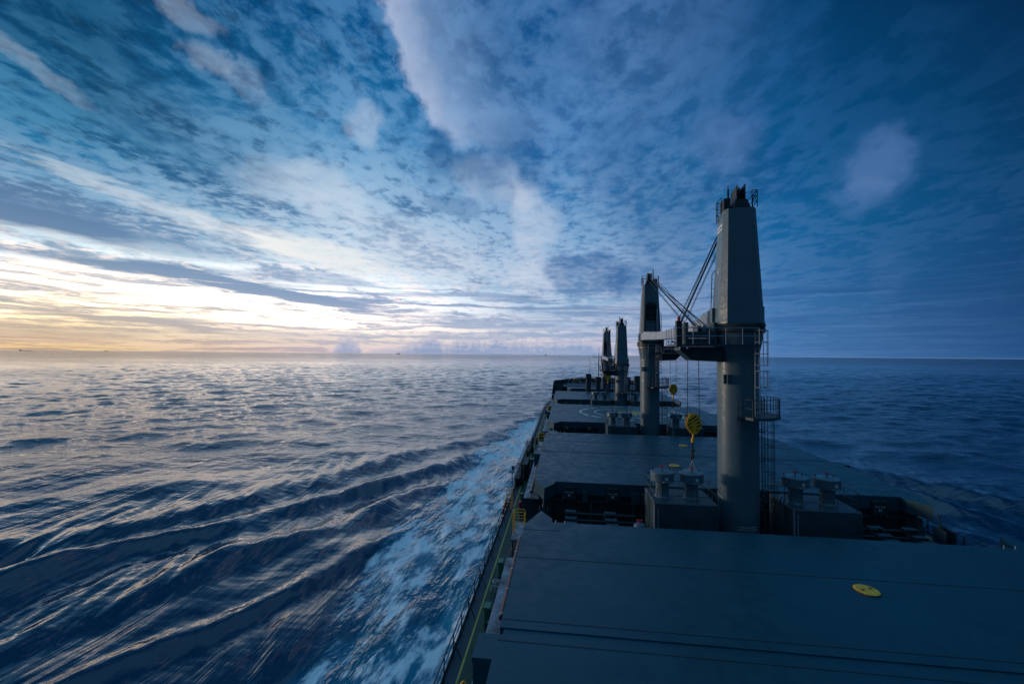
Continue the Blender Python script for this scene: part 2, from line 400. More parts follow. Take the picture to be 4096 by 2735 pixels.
    o = bpy.data.objects.new('sea_water', me); COL.objects.link(o); o['kind'] = 'structure'
    # material
    m = bpy.data.materials.new('sea'); m.use_nodes = True; t = m.node_tree; t.nodes.clear(); N = NT(t)
    pos = t.nodes.new('ShaderNodeNewGeometry').outputs['Position']
    x, y, z = N.sep(pos)
    # water streaming past the hull is drawn out along the course
    s1 = N.noise(N.xyz(N.m('MULTIPLY', x, 1.7), N.m('MULTIPLY', y, .06), 0.0), 1.0, 3, .5)
    s2 = N.noise(N.xyz(N.m('MULTIPLY', x, .34), N.m('MULTIPLY', y, .075), 5.0), 1.0, 3, .5)
    s3 = N.noise(N.xyz(N.m('MULTIPLY', x, .16), N.m('MULTIPLY', y, .42), 9.0), 1.0, 6, .6)
    s4 = N.noise(N.xyz(N.m('MULTIPLY', x, .045), N.m('MULTIPLY', y, .10), 19.0), 1.0, 4, .55)
    r2 = N.m('SQRT', N.m('ADD', N.m('MULTIPLY', x, x), N.m('MULTIPLY', y, y)))
    near = N.mr(r2, 40, 170, 1.0, 0.0)
    patch = N.mr(N.noise(N.xyz(N.m('MULTIPLY', x, .12), N.m('MULTIPLY', y, .05), 77.0), 1.0, 3, .5), .47, .62, .03, 1.0)
    hgt = N.m('ADD', N.m('MULTIPLY', N.m('MULTIPLY', s1, patch), N.m('ADD', .10, N.m('MULTIPLY', near, .36))), N.m('MULTIPLY', s2, 1.0))
    hgt = N.m('ADD', hgt, N.m('MULTIPLY', s3, N.m('SUBTRACT', 1.6, N.m('MULTIPLY', near, 1.45))))
    s6 = N.noise(N.xyz(N.m('MULTIPLY', x, .42), N.m('MULTIPLY', y, .95), 49.0), 1.0, 5, .6)
    hgt = N.m('ADD', hgt, N.m('MULTIPLY', s6, N.m('MULTIPLY', N.mr(r2, 50, 140, .04, .85), N.mr(r2, 500, 1200, 1.0, .3))))
    s5 = N.noise(N.xyz(N.m('MULTIPLY', x, .010), N.m('MULTIPLY', y, .022), 29.0), 1.0, 6, .62)
    hgt = N.m('ADD', N.m('ADD', hgt, N.m('MULTIPLY', s4, 2.2)), N.m('MULTIPLY', s5, N.mr(r2, 250, 2500, 0.0, 60.0)))
    bp = t.nodes.new('ShaderNodeBump'); bp.inputs['Strength'].default_value = 1.0
    bp.inputs['Distance'].default_value = .30
    gust = N.mr(N.noise(N.xyz(N.m('MULTIPLY', x, .0035), N.m('MULTIPLY', y, .008), 61.0), 1.0, 5, .6), .36, .64, .45, 1.5)
    hgt = N.m('MULTIPLY', hgt, N.mr(N.m('ADD', r2, 0.0), 120, 500, 1.0, gust))
    HSOCK = N.m('MULTIPLY', hgt, N.m('ADD', N.mr(r2, 60, 500, 1.0, .5), N.mr(r2, 500, 4000, 0.0, .9)))
    hgt0 = hgt
    # foam: port and starboard bands thrown off the bow
    ax_ = N.m('ABSOLUTE', N.m('SUBTRACT', x, CX))
    tt = N.m('DIVIDE', N.m('SUBTRACT', y, 96.0), BOW-96.0, clamp=True)
    hw = N.m('MULTIPLY', N.m('POWER', N.m('SUBTRACT', 1.0, N.m('POWER', tt, 2.9), clamp=True), .80), HALF_BEAM)
    side = N.m('SUBTRACT', ax_, hw)
    wob = N.noise(N.xyz(N.m('MULTIPLY', x, .10), N.m('MULTIPLY', y, .045), 2.0), 1.0, 4, .55)
    outer = N.m('ADD', N.mr(y, 164, 84, .6, 12.8, smooth=False), N.m('MULTIPLY', N.m('SUBTRACT', wob, .5), 17.0))
    outer = N.m('SUBTRACT', outer, N.mr(y, 60, 20, 0.0, -.8))
    e_ = N.m('SUBTRACT', outer, side)
    gate = N.mr(y, 166, 158)
    inb = N.m('MULTIPLY', N.mr(N.m('SUBTRACT', outer, side), -2.6, 3.0), gate)
    f1 = N.noise(N.xyz(N.m('ADD', N.m('MULTIPLY', x, .70), N.m('MULTIPLY', y, -.08)), N.m('MULTIPLY', y, .24), 31.0), 1.0, 8, .64, dist=.2)
    f2 = N.noise(N.xyz(N.m('MULTIPLY', x, .24), N.m('MULTIPLY', y, .085), 41.0), 1.0, 5, .6, dist=.2)
    ff = N.m('ADD', N.m('MULTIPLY', f1, .62), N.m('MULTIPLY', f2, .38))
    lean = N.mr(y, 30, 150, .0, .05)
    thr = N.m('SUBTRACT', N.m('ADD', N.m('ADD', N.mr(e_, -3.0, 1.5, .22, .0), N.mr(e_, 4.0, 10.5, .0, N.mr(y, 120, 60, .0, .03))), .503), lean)
    foam = N.mr(N.m('SUBTRACT', ff, thr), -.035, .060)
    foam = N.m('MULTIPLY', foam, N.mr(inb, .02, .4))
    # crests breaking at the bow
    aer = N.m('MULTIPLY', N.mr(inb, .05, .95), N.mr(f2, .28, .60, .35, 1.0))
    N.put(bp.inputs['Height'], N.m('MULTIPLY', HSOCK, N.m('SUBTRACT', 1.0, N.m('MULTIPLY', aer, .9))))
    deep = srgb(0, 48, 76)
    colr = N.mix(aer, deep, (0.01, 0.21, 0.32, 1))
    p = t.nodes.new('ShaderNodeBsdfPrincipled')
    N.put(p.inputs['Base Color'], N.mix(foam, colr, (.95, .96, .97, 1)))
    N.put(p.inputs['Roughness'], N.m('ADD', N.mr(r2, 30, 1500, .05, .09), N.m('MULTIPLY', foam, .5)))
    p.inputs['IOR'].default_value = 1.46; p.inputs['Specular Tint'].default_value = (1.0, .98, .96, 1)
    N.put(p.inputs['Specular IOR Level'], N.m('MULTIPLY', N.m('SUBTRACT', 1.0, foam), N.m('SUBTRACT', N.mr(r2, 25, 120, .55, 1.0), N.m('MULTIPLY', aer, .32))))
    N.put(p.inputs['Normal'], bp.outputs[0])
    out = t.nodes.new('ShaderNodeOutputMaterial'); t.links.new(p.outputs[0], out.inputs[0])
    me.materials.append(m)
    return o
build_sea()

# ------------------------------------------------------------------ mesh helpers
class MB:
    def __init__(s): s.v = []; s.f = []; s.sm = []
    def add(s, vs, fs, smooth=False):
        b = len(s.v); s.v += [tuple(map(float, q)) for q in vs]
        for f in fs: s.f.append(tuple(b+i for i in f)); s.sm.append(smooth)
        return s
    def box(s, x0, x1, y0, y1, z0, z1):
        v = [(x, y, z) for z in (z0, z1) for y in (y0, y1) for x in (x0, x1)]
        return s.add(v, [(0, 2, 3, 1), (4, 5, 7, 6), (0, 1, 5, 4), (2, 6, 7, 3), (0, 4, 6, 2), (1, 3, 7, 5)])
    def bevbox(s, x0, x1, y0, y1, z0, z1, b=.03):
        """box with chamfered vertical and top edges"""
        P = [(x0+b, y0), (x1-b, y0), (x1, y0+b), (x1, y1-b), (x1-b, y1), (x0+b, y1), (x0, y1-b), (x0, y0+b)]
        cx, cy = (x0+x1)/2, (y0+y1)/2
        Q = [(x+(b if x < cx else -b), y+(b if y < cy else -b)) for x, y in P]
        v = [(x, y, z0) for x, y in P]+[(x, y, z1-b) for x, y in P]+[(x, y, z1) for x, y in Q]
        f = [tuple(reversed(range(8))), tuple(range(16, 24))]
        for k in (0, 8):
            for i in range(8): f.append((k+i, k+(i+1) % 8, k+8+(i+1) % 8, k+8+i))
        return s.add(v, f)
    def prism(s, poly, z0, z1, top=None):
        n = len(poly); top = top or poly
        v = [(p[0], p[1], z0) for p in poly]+[(p[0], p[1], z1 if len(p) < 3 else p[2]) for p in top]
        f = [tuple(reversed(range(n))), tuple(range(n, 2*n))]
        f += [(i, (i+1) % n, n+(i+1) % n, n+i) for i in range(n)]
        return s.add(v, f)
    def beam(s, p, q, w, h, up=(0, 0, 1), w2=None, h2=None):
        p, q = Vector(p), Vector(q); d = (q-p).normalized(); u = Vector(up)
        r = d.cross(u).normalized(); u = r.cross(d)
        w2 = w if w2 is None else w2; h2 = h if h2 is None else h2
        v = []
        for c, a, b in ((p, w/2, h/2), (q, w2/2, h2/2)):
            v += [c-r*a-u*b, c+r*a-u*b, c+r*a+u*b, c-r*a+u*b]
        return s.add(v, [(0, 1, 2, 3), (7, 6, 5, 4), (0, 4, 5, 1), (1, 5, 6, 2), (2, 6, 7, 3), (3, 7, 4, 0)])
    def tube(s, p, q, r, n=8, r2=None, caps=True):
        p, q = Vector(p), Vector(q); d = q-p
        if d.length < 1e-6: return s
        d.normalize(); a = d.orthogonal().normalized(); b = d.cross(a); r2 = r if r2 is None else r2
        v = []
        for c, k in ((p, r), (q, r2)):
            v += [c+(a*cos(2*pi*i/n)+b*sin(2*pi*i/n))*k for i in range(n)]
        s.add(v, [(i, (i+1) % n, n+(i+1) % n, n+i) for i in range(n)], True)
        if caps:
            s.add(v[:n], [tuple(reversed(range(n)))]); s.add(v[n:], [tuple(range(n))])
        return s
    def path(s, pts, r, n=6, closed=False):
        k = len(pts)
        for i in range(k if closed else k-1): s.tube(pts[i], pts[(i+1) % k], r, n)
        return s
    def lathe(s, prof, c=(0, 0, 0), n=32, a0=0.0, a1=2*pi, axis='z'):
        """profile [(r, z)] turned round the vertical; every profile step keeps its own edge"""
        full = abs(a1-a0-2*pi) < 1e-6
        for (r0, z0), (r1, z1) in zip(prof[:-1], prof[1:]):
            v = []; m = n if full else n+1
            for r_, z_ in ((r0, z0), (r1, z1)):
                for i in range(m):
                    t = a0+(a1-a0)*i/n
                    if axis == 'z': v.append((c[0]+r_*cos(t), c[1]+r_*sin(t), c[2]+z_))
                    elif axis == 'x': v.append((c[0]+z_, c[1]+r_*cos(t), c[2]+r_*sin(t)))
                    else: v.append((c[0]+r_*cos(t), c[1]+z_, c[2]-r_*sin(t)))
            s.add(v, [(i, (i+1) % m, m+(i+1) % m, m+i) for i in range(n)], True)
        return s
    def torus(s, c, R_, r, axis='z', n=24, k=6):
        v = []
        for i in range(n):
            t = 2*pi*i/n
            for j in range(k):
                p = 2*pi*j/k; a = (R_+r*cos(p)); e = (a*cos(t), a*sin(t), r*sin(p))
                if axis == 'x': e = (e[2], e[0], e[1])
                if axis == 'y': e = (e[0], e[2], e[1])
                v.append((c[0]+e[0], c[1]+e[1], c[2]+e[2]))
        return s.add(v, [(i*k+j, ((i+1) % n)*k+j, ((i+1) % n)*k+(j+1) % k, i*k+(j+1) % k) for i in range(n) for j in range(k)], True)
    def sphere(s, c, r, n=12, m=8, sz=1.0):
        v = [(c[0]+r*sin(pi*j/m)*cos(2*pi*i/n), c[1]+r*sin(pi*j/m)*sin(2*pi*i/n), c[2]+r*sz*cos(pi*j/m)) for j in range(m+1) for i in range(n)]
        return s.add(v, [(j*n+i, (j+1)*n+i, (j+1)*n+(i+1) % n, j*n+(i+1) % n) for j in range(m) for i in range(n)], True)
    def xf(s, M):
        s.v = [tuple(M @ Vector(q)) for q in s.v]; return s
    def build(s, name, mat, parent=None, world=True):
        me = bpy.data.meshes.new(name)
        vs = s.v
        if parent is not None and world:
            Mi = parent_world(parent).inverted()
            vs = [tuple(Mi @ Vector(q)) for q in s.v]
        me.from_pydata(vs, [], s.f)
        me.polygons.foreach_set('use_smooth', s.sm)
        bm = bmesh.new(); bm.from_mesh(me); bmesh.ops.recalc_face_normals(bm, faces=bm.faces); bm.to_mesh(me); bm.free()
        me.update(); me.materials.append(mat)
        o = bpy.data.objects.new(name, me); COL.objects.link(o)
        if parent is not None: o.parent = parent
        return o
def parent_world(o):
    m = o.matrix_basis.copy()
    while o.parent is not None:
        o = o.parent; m = o.matrix_basis @ m
    return m
def thing(name, label, cat, loc, rz=0.0, group=None):
    o = bpy.data.objects.new(name, None); COL.objects.link(o)
    o.location = loc; o.rotation_euler = (0, 0, rz); o.empty_display_size = .5
    o.matrix_basis = Matrix.Translation(loc) @ Matrix.Rotation(rz, 4, 'Z')
    return tag(o, label, cat, group)
def tag(o, label, cat, group=None):
    o['label'] = label; o['category'] = cat
    if group: o['group'] = group
    return o
def struct(o): o['kind'] = 'structure'; return o
def text(name, s, size, mat, parent, M, align='CENTER', depth=.004):
    cu = bpy.data.curves.new(name, 'FONT'); cu.body = s; cu.size = size; cu.align_x = align; cu.align_y = 'CENTER'; cu.extrude = depth
    cu.resolution_u = 3
    tmp = bpy.data.objects.new('tmp', cu); COL.objects.link(tmp)
    dg = bpy.context.evaluated_depsgraph_get()
    me = bpy.data.meshes.new_from_object(tmp.evaluated_get(dg)); me.name = name
    bpy.data.objects.remove(tmp); bpy.data.curves.remove(cu)
    me.materials.clear(); me.materials.append(mat)
    me.transform(parent_world(parent).inverted() @ M)
    o = bpy.data.objects.new(name, me); COL.objects.link(o); o.parent = parent
    return o
def FACE(x, y, z, rz=0.0):
    """text standing upright and read by someone looking forward (+Y), turned about the vertical by rz"""
    return Matrix.Translation((x, y, z)) @ Matrix.Rotation(rz, 4, 'Z') @ Matrix.Rotation(pi/2, 4, 'X')

# ------------------------------------------------------------------ materials
MATS = {}
def paint(name, c, rough=.45, var=.25, scale=.7, rust=0.0, bump=.02, spec=.5, metal=0.0, streak=0.0, c2=None):
    if name in MATS: return MATS[name]
    m = bpy.data.materials.new(name); m.use_nodes = True; t = m.node_tree; t.nodes.clear(); N = NT(t)
    co = t.nodes.new('ShaderNodeTexCoord').outputs['Object']
    p = t.nodes.new('ShaderNodeBsdfPrincipled')
    n1 = N.noise(co, scale, 6, .6); n2 = N.noise(co, scale*9, 5, .65)
    a = tuple(q*(1-var) for q in c)+(1,); b = tuple(min(1, q*(1+var)) for q in c)+(1,)
    if c2: b = tuple(c2)+(1,)
    f = N.m('ADD', N.m('MULTIPLY', n1, .65), N.m('MULTIPLY', n2, .35))
    col = N.mix(N.mr(f, .36, .64), a, b)
    if streak:      # dried salt and dirt runs down the plating
        x, y, z = N.sep(co)
        sn = N.noise(N.xyz(N.m('MULTIPLY', x, 3.2), N.m('MULTIPLY', y, 3.2), N.m('MULTIPLY', z, .16)), 1.0, 6, .62)
        col = N.mix(N.m('MULTIPLY', N.mr(sn, .52, .74), streak), col, tuple(q*.5+.035 for q in c)+(1,))
    if rust:
        rn = N.noise(co, scale*3.1, 8, .7, dist=.4)
        col = N.mix(N.mr(rn, .70-.16*rust, .76-.10*rust, 0, .85), col, (.11, .035, .012, 1))
    N.put(p.inputs['Base Color'], col)
    N.put(p.inputs['Roughness'], N.mr(n2, .3, .7, max(.05, rough-.1), min(1, rough+.12)))
    p.inputs['Metallic'].default_value = metal; p.inputs['Specular IOR Level'].default_value = spec
    bp = t.nodes.new('ShaderNodeBump'); bp.inputs['Strength'].default_value = .6; bp.inputs['Distance'].default_value = bump
    N.put(bp.inputs['Height'], N.m('ADD', N.m('MULTIPLY', n1, 1.0), N.m('MULTIPLY', n2, .3)))
    N.put(p.inputs['Normal'], bp.outputs[0])
    o = t.nodes.new('ShaderNodeOutputMaterial'); t.links.new(p.outputs[0], o.inputs[0])
    MATS[name] = m; return m
HATCH = paint('hatch_paint', (.003, .064, .094), .45, .14, .16, rust=.16, bump=.05, spec=.32, streak=.12)
CRANE = paint('crane_paint', (.080, .150, .195), .42, .10, .5, rust=.10, bump=.012, streak=.35)
STEEL = paint('structure_paint', (.024, .062, .080), .5, .2, .8, rust=.25, bump=.02, streak=.3)
DARK = paint('dark_gear', (.008, .024, .034), .6, .3, 1.5, rust=.3)
COAM = paint('coaming_paint', (.008, .034, .046), .55, .25, .8, rust=.3, streak=.4)
DECKG = paint('deck_green', (.004, .048, .026), .6, .3, .8, rust=.3, bump=.02)
DECKB = paint('deck_plating', (.020, .050, .070), .6, .3, .9, rust=.35, bump=.02)
HULLM = paint('hull_paint', (.03, .045, .06), .45, .2, .3, rust=.2)
YEL = paint('safety_yellow', (.85, .45, .03), .5, .2, 2.0, rust=.5)
YELP = paint('yellow_line_paint', (.52, .38, .08), .6, .3, 1.2, rust=.15)
YBLK = paint('hook_block_yellow', (1.0, .50, .02), .45, .08, 3.0, rust=.15)
BLK = paint('black_paint', (.012, .012, .014), .5, .3, 3.0)
ROPE = paint('greased_wire', (.014, .018, .022), .6, .2, 4.0)
RUSTY = paint('rusted_steel', (.10, .045, .028), .75, .45, 4.0, bump=.03)
BROWN = paint('pipe_primer', (.10, .038, .03), .55, .3, 1.5, rust=.5)
RED = paint('valve_red', (.48, .02, .025), .45, .2, 4.0)
WHITE = paint('white_paint', (.72, .74, .76), .5, .08, 2.0)
MASTW = paint('mast_white', (.78, .80, .82), .45, .1, 1.0, rust=.15)
JIBP = paint('jib_paint', (.32, .38, .44), .42, .08, .6, rust=.08, streak=.2)
WORN = paint('worn_walkway', (.03, .05, .065), .55, .2, 1.1, c2=(.34, .38, .44), bump=.02)
GLASS = paint('cab_glass', (.02, .09, .11), .12, .1, 2.0, spec=.9)
ORANGE = paint('lifebuoy_orange', (.62, .09, .02), .5, .15, 4.0)
MUDRED = paint('mooring_rope', (.23, .075, .06), .8, .3, 5.0)
GREENB = paint('green_box_paint', (.02, .17, .11), .5, .2, 2.0, rust=.2)
SIGNB = paint('sign_ink', (.10, .12, .16), .5, .1, 4.0)
FARSHIP = paint('far_hull', (.05, .06, .075), .6, .1, .1)
FARWHITE = paint('far_superstructure', (.55, .55, .55), .6, .1, .1)

DZ, HZ = 6.4, 10.0                    # main deck and hatch-top heights above the sea
XL, XR = -2.28, 2*CX+2.28

# ------------------------------------------------------------------ hull and decks (the ship is the ground here)
def build_hull():
    ys = np.concatenate([np.linspace(-62, 96, 30), np.linspace(98, BOW-.3, 46)])
    hb = hull_half(ys)
    tw = np.clip((ys-92)/(BOW-7-92), 0, 1); wl = HALF_BEAM*np.clip(1-tw**1.9, 0, 1)**.85
    wl = np.minimum(wl, hb)
    fy = 134.0
    m = MB()
    for sgn in (-1, 1):
        L = []
        for y, h, q in zip(ys, hb, wl):
            f = np.clip((y-fy+5)/5.0, 0, 1)
            top = DZ + f*(5.45-.018*(y-fy))
            ht = h
            L.append([(CX+sgn*q, y, -4.0), (CX+sgn*q, y, .4), (CX+sgn*(q*.45+h*.55), y, DZ*.55), (CX+sgn*ht, y, DZ), (CX+sgn*ht, y, top)])
        n = 5; v = [p for r in L for p in r]
        m.add(v, [(i*n+j, (i+1)*n+j, (i+1)*n+j+1, i*n+j+1) for i in range(len(L)-1) for j in range(n-1)], True)
    m.box(CX-HALF_BEAM, CX+HALF_BEAM, -62.2, -62, -4, DZ)
    o = struct(m.build('hull', HULLM))
    d = MB(); v = []
    for y, h in zip(ys, hb): v += [(CX-h+.01, y, DZ), (CX+h-.01, y, DZ)]
    d.add(v, [(2*i, 2*i+1, 2*i+3, 2*i+2) for i in range(len(ys)-1)])
    struct(d.build('main_deck', DECKB))
    # green walkway and painted line
    for name, mat, a, b, zz in (('deck_walkway', DECKG, .52, 1.62, .005), ('walkway_marking', YELP, .56, .65, .010)):
        g = MB()
        for sgn in (-1, 1):
            yy = np.linspace(-10, 124, 60); h = hull_half(yy); v = []
            for y, q in zip(yy, h): v += [(CX+sgn*(q-a), y, DZ+zz), (CX+sgn*(q-b), y, DZ+zz)]
            g.add(v, [(2*i, 2*i+1, 2*i+3, 2*i+2) for i in range(len(yy)-1)])
        struct(g.build(name, mat))
    # forecastle deck with its aft bulkhead
    f = MB(); yy = np.linspace(fy, BOW-.6, 24); h = hull_half(yy); FZ = 10.1; v = []
    for y, q in zip(yy, h): v += [(CX-q+.02, y, FZ), (CX+q-.02, y, FZ)]
    f.add(v, [(2*i, 2*i+1, 2*i+3, 2*i+2) for i in range(len(yy)-1)])
    struct(f.build('forecastle_deck', DECKB))
    b = MB(); q = float(hull_half(fy+13))
    b.box(CX-q+1, CX+q-1, fy+13, fy+13.2, DZ, FZ)
    struct(b.build('forecastle_bulkhead', STEEL))
    # bulwark stays on the inner face
    return o
build_hull()

# ------------------------------------------------------------------ hatch covers
ENTR = 'NO.%d C/H VENT'
def ear_outline(xl, xr, yn, yf, ears=(True, True), cut=0.0):
    """outline of the whole cover seen from above, anticlockwise, with the pointed lugs at its corners"""
    L = []
    def corner(x, s, y, e, far):
        # s = +1 going inboard from the port edge, e = +1 for the far end
        return [(x, y-e*.65), (x+s*.88, y+e*1.78), (x+s*1.62, y+e*.5), (x+s*1.62, y)]
    if ears[0]:
        L += list(reversed(corner(xl, 1, yn, -1, False))); L = L[::-1]
        near_l = corner(xl, 1, yn, -1, False); near_r = corner(xr, -1, yn, -1, False)
    else:
        near_l = [(xl, yn)]; near_r = [(xr, yn)]
    far_l = corner(xl, 1, yf, 1, True) if ears[1] else [(xl, yf-cut), (xl+cut*.8, yf)]
    far_r = corner(xr, -1, yf, 1, True) if ears[1] else [(xr, yf-cut), (xr-cut*.8, yf)]
    return near_l, near_r, far_l, far_r
def make_hatch(num, yn, yf, ymid, xl, xr, label, ears=(True, True), cut=0.0):
    root = thing('hatch_cover', label, 'hatch cover', ((xl+xr)/2, (yn+yf)/2, DZ), 0, 'steel hatch covers along the deck')
    nl, nr_, fl, fr = ear_outline(xl, xr, yn, yf, ears, cut)
    # aft panel (a little higher) and forward panel
    aft = [p for p in reversed(nl)] if False else None
    A = [(xl, ymid)] + nl + list(reversed(nr_)) + [(xr, ymid)]
    m = MB(); m.prism(A, HZ-.85, HZ+.10); m.build('aft_panel', HATCH, root)
    B = [(xr, ymid+.55)] + fr + list(reversed(fl)) + [(xl, ymid+.55)]
    m = MB(); m.prism(B, HZ-.85, HZ); m.build('forward_panel', HATCH, root)
    m = MB(); m.box(xl+.15, xr-.15, ymid+.003, ymid+.547, HZ-.6, HZ-.04); m.build('joint_trough', HATCH, root)
    # weld beads and seal strips
    m = MB()
    for y, z in ((ymid+1.05, HZ), (ymid+6.05, HZ), (ymid-.30, HZ+.10)):
        if yn < y < yf: m.box(xl+.05, xr-.05, y-.02, y+.02, z-.02, z+.010)
    if ears[1]: m.box(xl+.05, xl+2.1, yf-1.25, yf-1.22, HZ-.02, HZ+.010); m.box(xl+2.07, xl+2.1, yf-1.22, yf-.9, HZ-.02, HZ+.010)
    m.build('seal_strip', DARK, root)
    m = MB()
    for y in np.arange(yn+1.1, yf-.9, 3.8 if num < 5 else 99):
        z = HZ+.10 if y < ymid else HZ
        if ymid-.6 < y < ymid+1.4: continue
        m.box(xl+.08, xr-.08, y-.014, y+.014, z-.02, z+.006)
    m.build('weld_seams', HATCH, root)
    if ears[1]:
        for x in (xl+1.85, xl+2.38, xr-1.85, xr-2.38):
            m = MB(); m.tube((x, yf-.12, HZ), (x, yf-.12, HZ+.16), .025, 6); m.build('white_peg', WHITE, root)
    # lifting wing slabs either side of the joint
    for s, x in ((-1, xl), (1, xr)):
        m = MB(); a, b = sorted((x, x+s*.66))
        m.prism([(a, ymid-1.25), (b, ymid-1.25), (b, ymid-.004), (a, ymid-.004)], HZ-.10, HZ+.097)
        m.box(a+.03 if s < 0 else a+.01, b-.01 if s < 0 else b-.03, ymid-1.22, ymid-.04, HZ-1.15, HZ-.102)
        m.build('wing_bracket', HATCH, root)
    # coaming below the covers
    ci = .35
    m = MB(); zc = HZ-.87
    m.box(xl+ci, xr-ci, yn+.25, yn+.45, DZ, zc); m.box(xl+ci, xr-ci, yf-.45, yf-.25, DZ, zc)
    m.box(xl+ci, xl+ci+.2, yn+.45, yf-.45, DZ, zc); m.box(xr-ci-.2, xr-ci, yn+.45, yf-.45, DZ, zc)
    m.box(xl+ci, xr-ci, yn-.05, yn+.245, 8.60, 8.70)       # stiffener shelf facing aft
    m.box(xl+ci, xr-ci, yn+.02, yn+.245, 7.76, 7.84)
    m.build('coaming', COAM, root)
    for k in range(9):                                      # posts under the shelf
        x = xl+ci+.9+k*(xr-xl-2*ci-1.8)/8
        m = MB(); m.box(x-.10, x+.10, yn-.10, yn+.24, DZ, 8.60); m.build('coaming_post', STEEL, root)
    # worn ledge along both sides with triangular stays
    for s, x in ((-1, xl), (1, xr)):
        a, b = sorted((x-s*ci, x+s*.93))
        m = MB(); m.box(a, b, yn+1.2, yf-1.2, 8.25, 8.31); m.build('side_ledge', WORN, root)
        n = int((yf-yn-3)/2.4)
        for k in range(n):
            y = yn+1.8+k*2.4
            m = MB(); xi, xo = x-s*ci, x+s*1.36
            m.add([(xi, y-.03, 8.24), (xo-s*.33, y-.03, 8.24), (xo, y-.03, DZ+.02), (xi, y-.03, DZ+.02), (xi, y+.03, 8.24), (xo-s*.33, y+.03, 8.24), (xo, y+.03, DZ+.02), (xi, y+.03, DZ+.02)],
                  [(0, 1, 2, 3), (7, 6, 5, 4), (0, 4, 5, 1), (1, 5, 6, 2), (2, 6, 7, 3), (3, 7, 4, 0)])
            m.box(min(xo-s*.33, xo-s*.36), max(xo-s*.33, xo-s*.36), y-.09, y+.09, 7.7, 8.24); m.build('stay', STEEL, root)
        # hydraulic ram between the pointed lugs at the ends
    # cleats along the port and starboard skirts
    for s, x in ((-1, xl), (1, xr)):
        n = int((yf-yn-2)/1.9)
        for k in range(n):
            y = yn+1.3+k*1.9; a, b = sorted((x+s*.003, x+s*.07))
            m = MB(); m.box(a, b, y-.05, y+.05, HZ-.95, HZ-.25); m.build('cleat', STEEL, root)
    # ventilation boxes on the aft face, lettered
    if yn > 20:
        for dx, flip in ((2.25, 1), (5.55, 1), (-2.6, -1), (-5.9, -1)):
            x = (xl if flip > 0 else xr)+dx*1.0
            b = MB(); b.bevbox(x, x+.98, yn-.22, yn+.06, 8.84, 9.80, .03) if flip > 0 else b.bevbox(x-.98, x, yn-.22, yn+.06, 8.84, 9.80, .03)
            vb = b.build('vent_box', COAM, root)
            xc = x+.49*flip
            for q in (-.40, 0, .40):
                d = MB(); d.box(xc+q-.025, xc+q+.025, yn-.26, yn-.222, 8.72, 9.86)
                d.build('clamp', STEEL, vb)
            pl = MB(); pl.box(xc-.085, xc+.085, yn-.236, yn-.223, 9.08, 9.25); pl.build('label_plate', WHITE, vb)
            text('lettering', 'C/H%d VENT' % num, .15, WHITE, vb, FACE(xc, yn-.226, 9.38))
        for dx in (3.75, 7.4, 8.15, 19.5, 16.2):
            x = xl+dx; b = MB(); b.bevbox(x, x+.42 if dx < 7 else x+.66, yn-.16, yn+.06, 8.62, 9.48, .02); b.build('junction_box', STEEL, root)
    return root
HATCHES = [
    make_hatch(5, 2.6, 25.85, 15.20, XL, XR, 'nearest wide dark blue-grey steel hatch cover, filling the bottom of the photo'),
    make_hatch(4, 33.75, 55.45, 44.05, XL, XR, 'steel hatch cover with two yellow discs, just ahead of the nearest crane'),
    make_hatch(3, 64.1, 87.3, 75.6, XL, XR, 'steel hatch cover painted with a circular helicopter landing marking'),
    make_hatch(2, 96.4, 118.5, 107.8, XL, XR, 'steel hatch cover between the two small far cranes and the helicopter marking'),
    make_hatch(1, 127.7, 146.9, 137.2, 1.0, 2*CX-1.0, 'farthest and narrowest steel hatch cover, in front of the bow gear', ears=(True, False), cut=5.0),
]
# helicopter landing area: painted rings and lettering on the third cover
def heli():
    root = HATCHES[2]; cx, cy, z = 11.6, 75.9, HZ
    def ring(name, mat, r0, r1, segs, z_, gap=0.0, n=120):
        m = MB(); N_ = n
        for i in range(N_):
            t0, t1 = 2*pi*i/N_, 2*pi*(i+1)/N_
            if gap and (i % segs) >= segs*(1-gap): continue
            ym = cy+.5*(r0+r1)*sin((t0+t1)/2)
            zz = (HZ+.10 if ym < 75.6 else HZ)+z_
            if 75.5 < ym < 76.3: continue
            m.add([(cx+r0*cos(t0), cy+r0*sin(t0), zz), (cx+r1*cos(t0), cy+r1*sin(t0), zz), (cx+r1*cos(t1), cy+r1*sin(t1), zz), (cx+r0*cos(t1), cy+r0*sin(t1), zz)], [(0, 1, 2, 3)])
        m.build(name, mat, root)
    ring('outer_circle_marking', paint('pale_marking', (.80, .76, .50), .6, .2, 1.5), 8.55, 8.97, 8, .004, .35, 160)
    ring('inner_circle_marking', WHITE, 6.13, 6.36, 8, .004)
    m = MB()
    for a0, y0, y1, z_ in ((0, -2.5, -.3, HZ+.104), (0, .4, 2.5, HZ+.004)):
        ys = np.linspace(y0, y1, 14); v = []
        for y in ys:
            w = math.sqrt(max(0, 2.5**2-y*y)); v += [(cx-w, cy+y, z_), (cx+w, cy+y, z_)]
        m.add(v, [(2*i, 2*i+1, 2*i+3, 2*i+2) for i in range(13)])
    m.build('yellow_disc_marking', YELP, root)
    text('lettering', 'WINCH ONLY', 1.25, WHITE, root, Matrix.Translation((cx, cy-3.9, HZ+.108)), depth=.002)
    text('lettering', 'WINCH ONLY', 1.25, WHITE, root, Matrix.Translation((cx, cy+3.7, HZ+.008)), depth=.002)
heli()
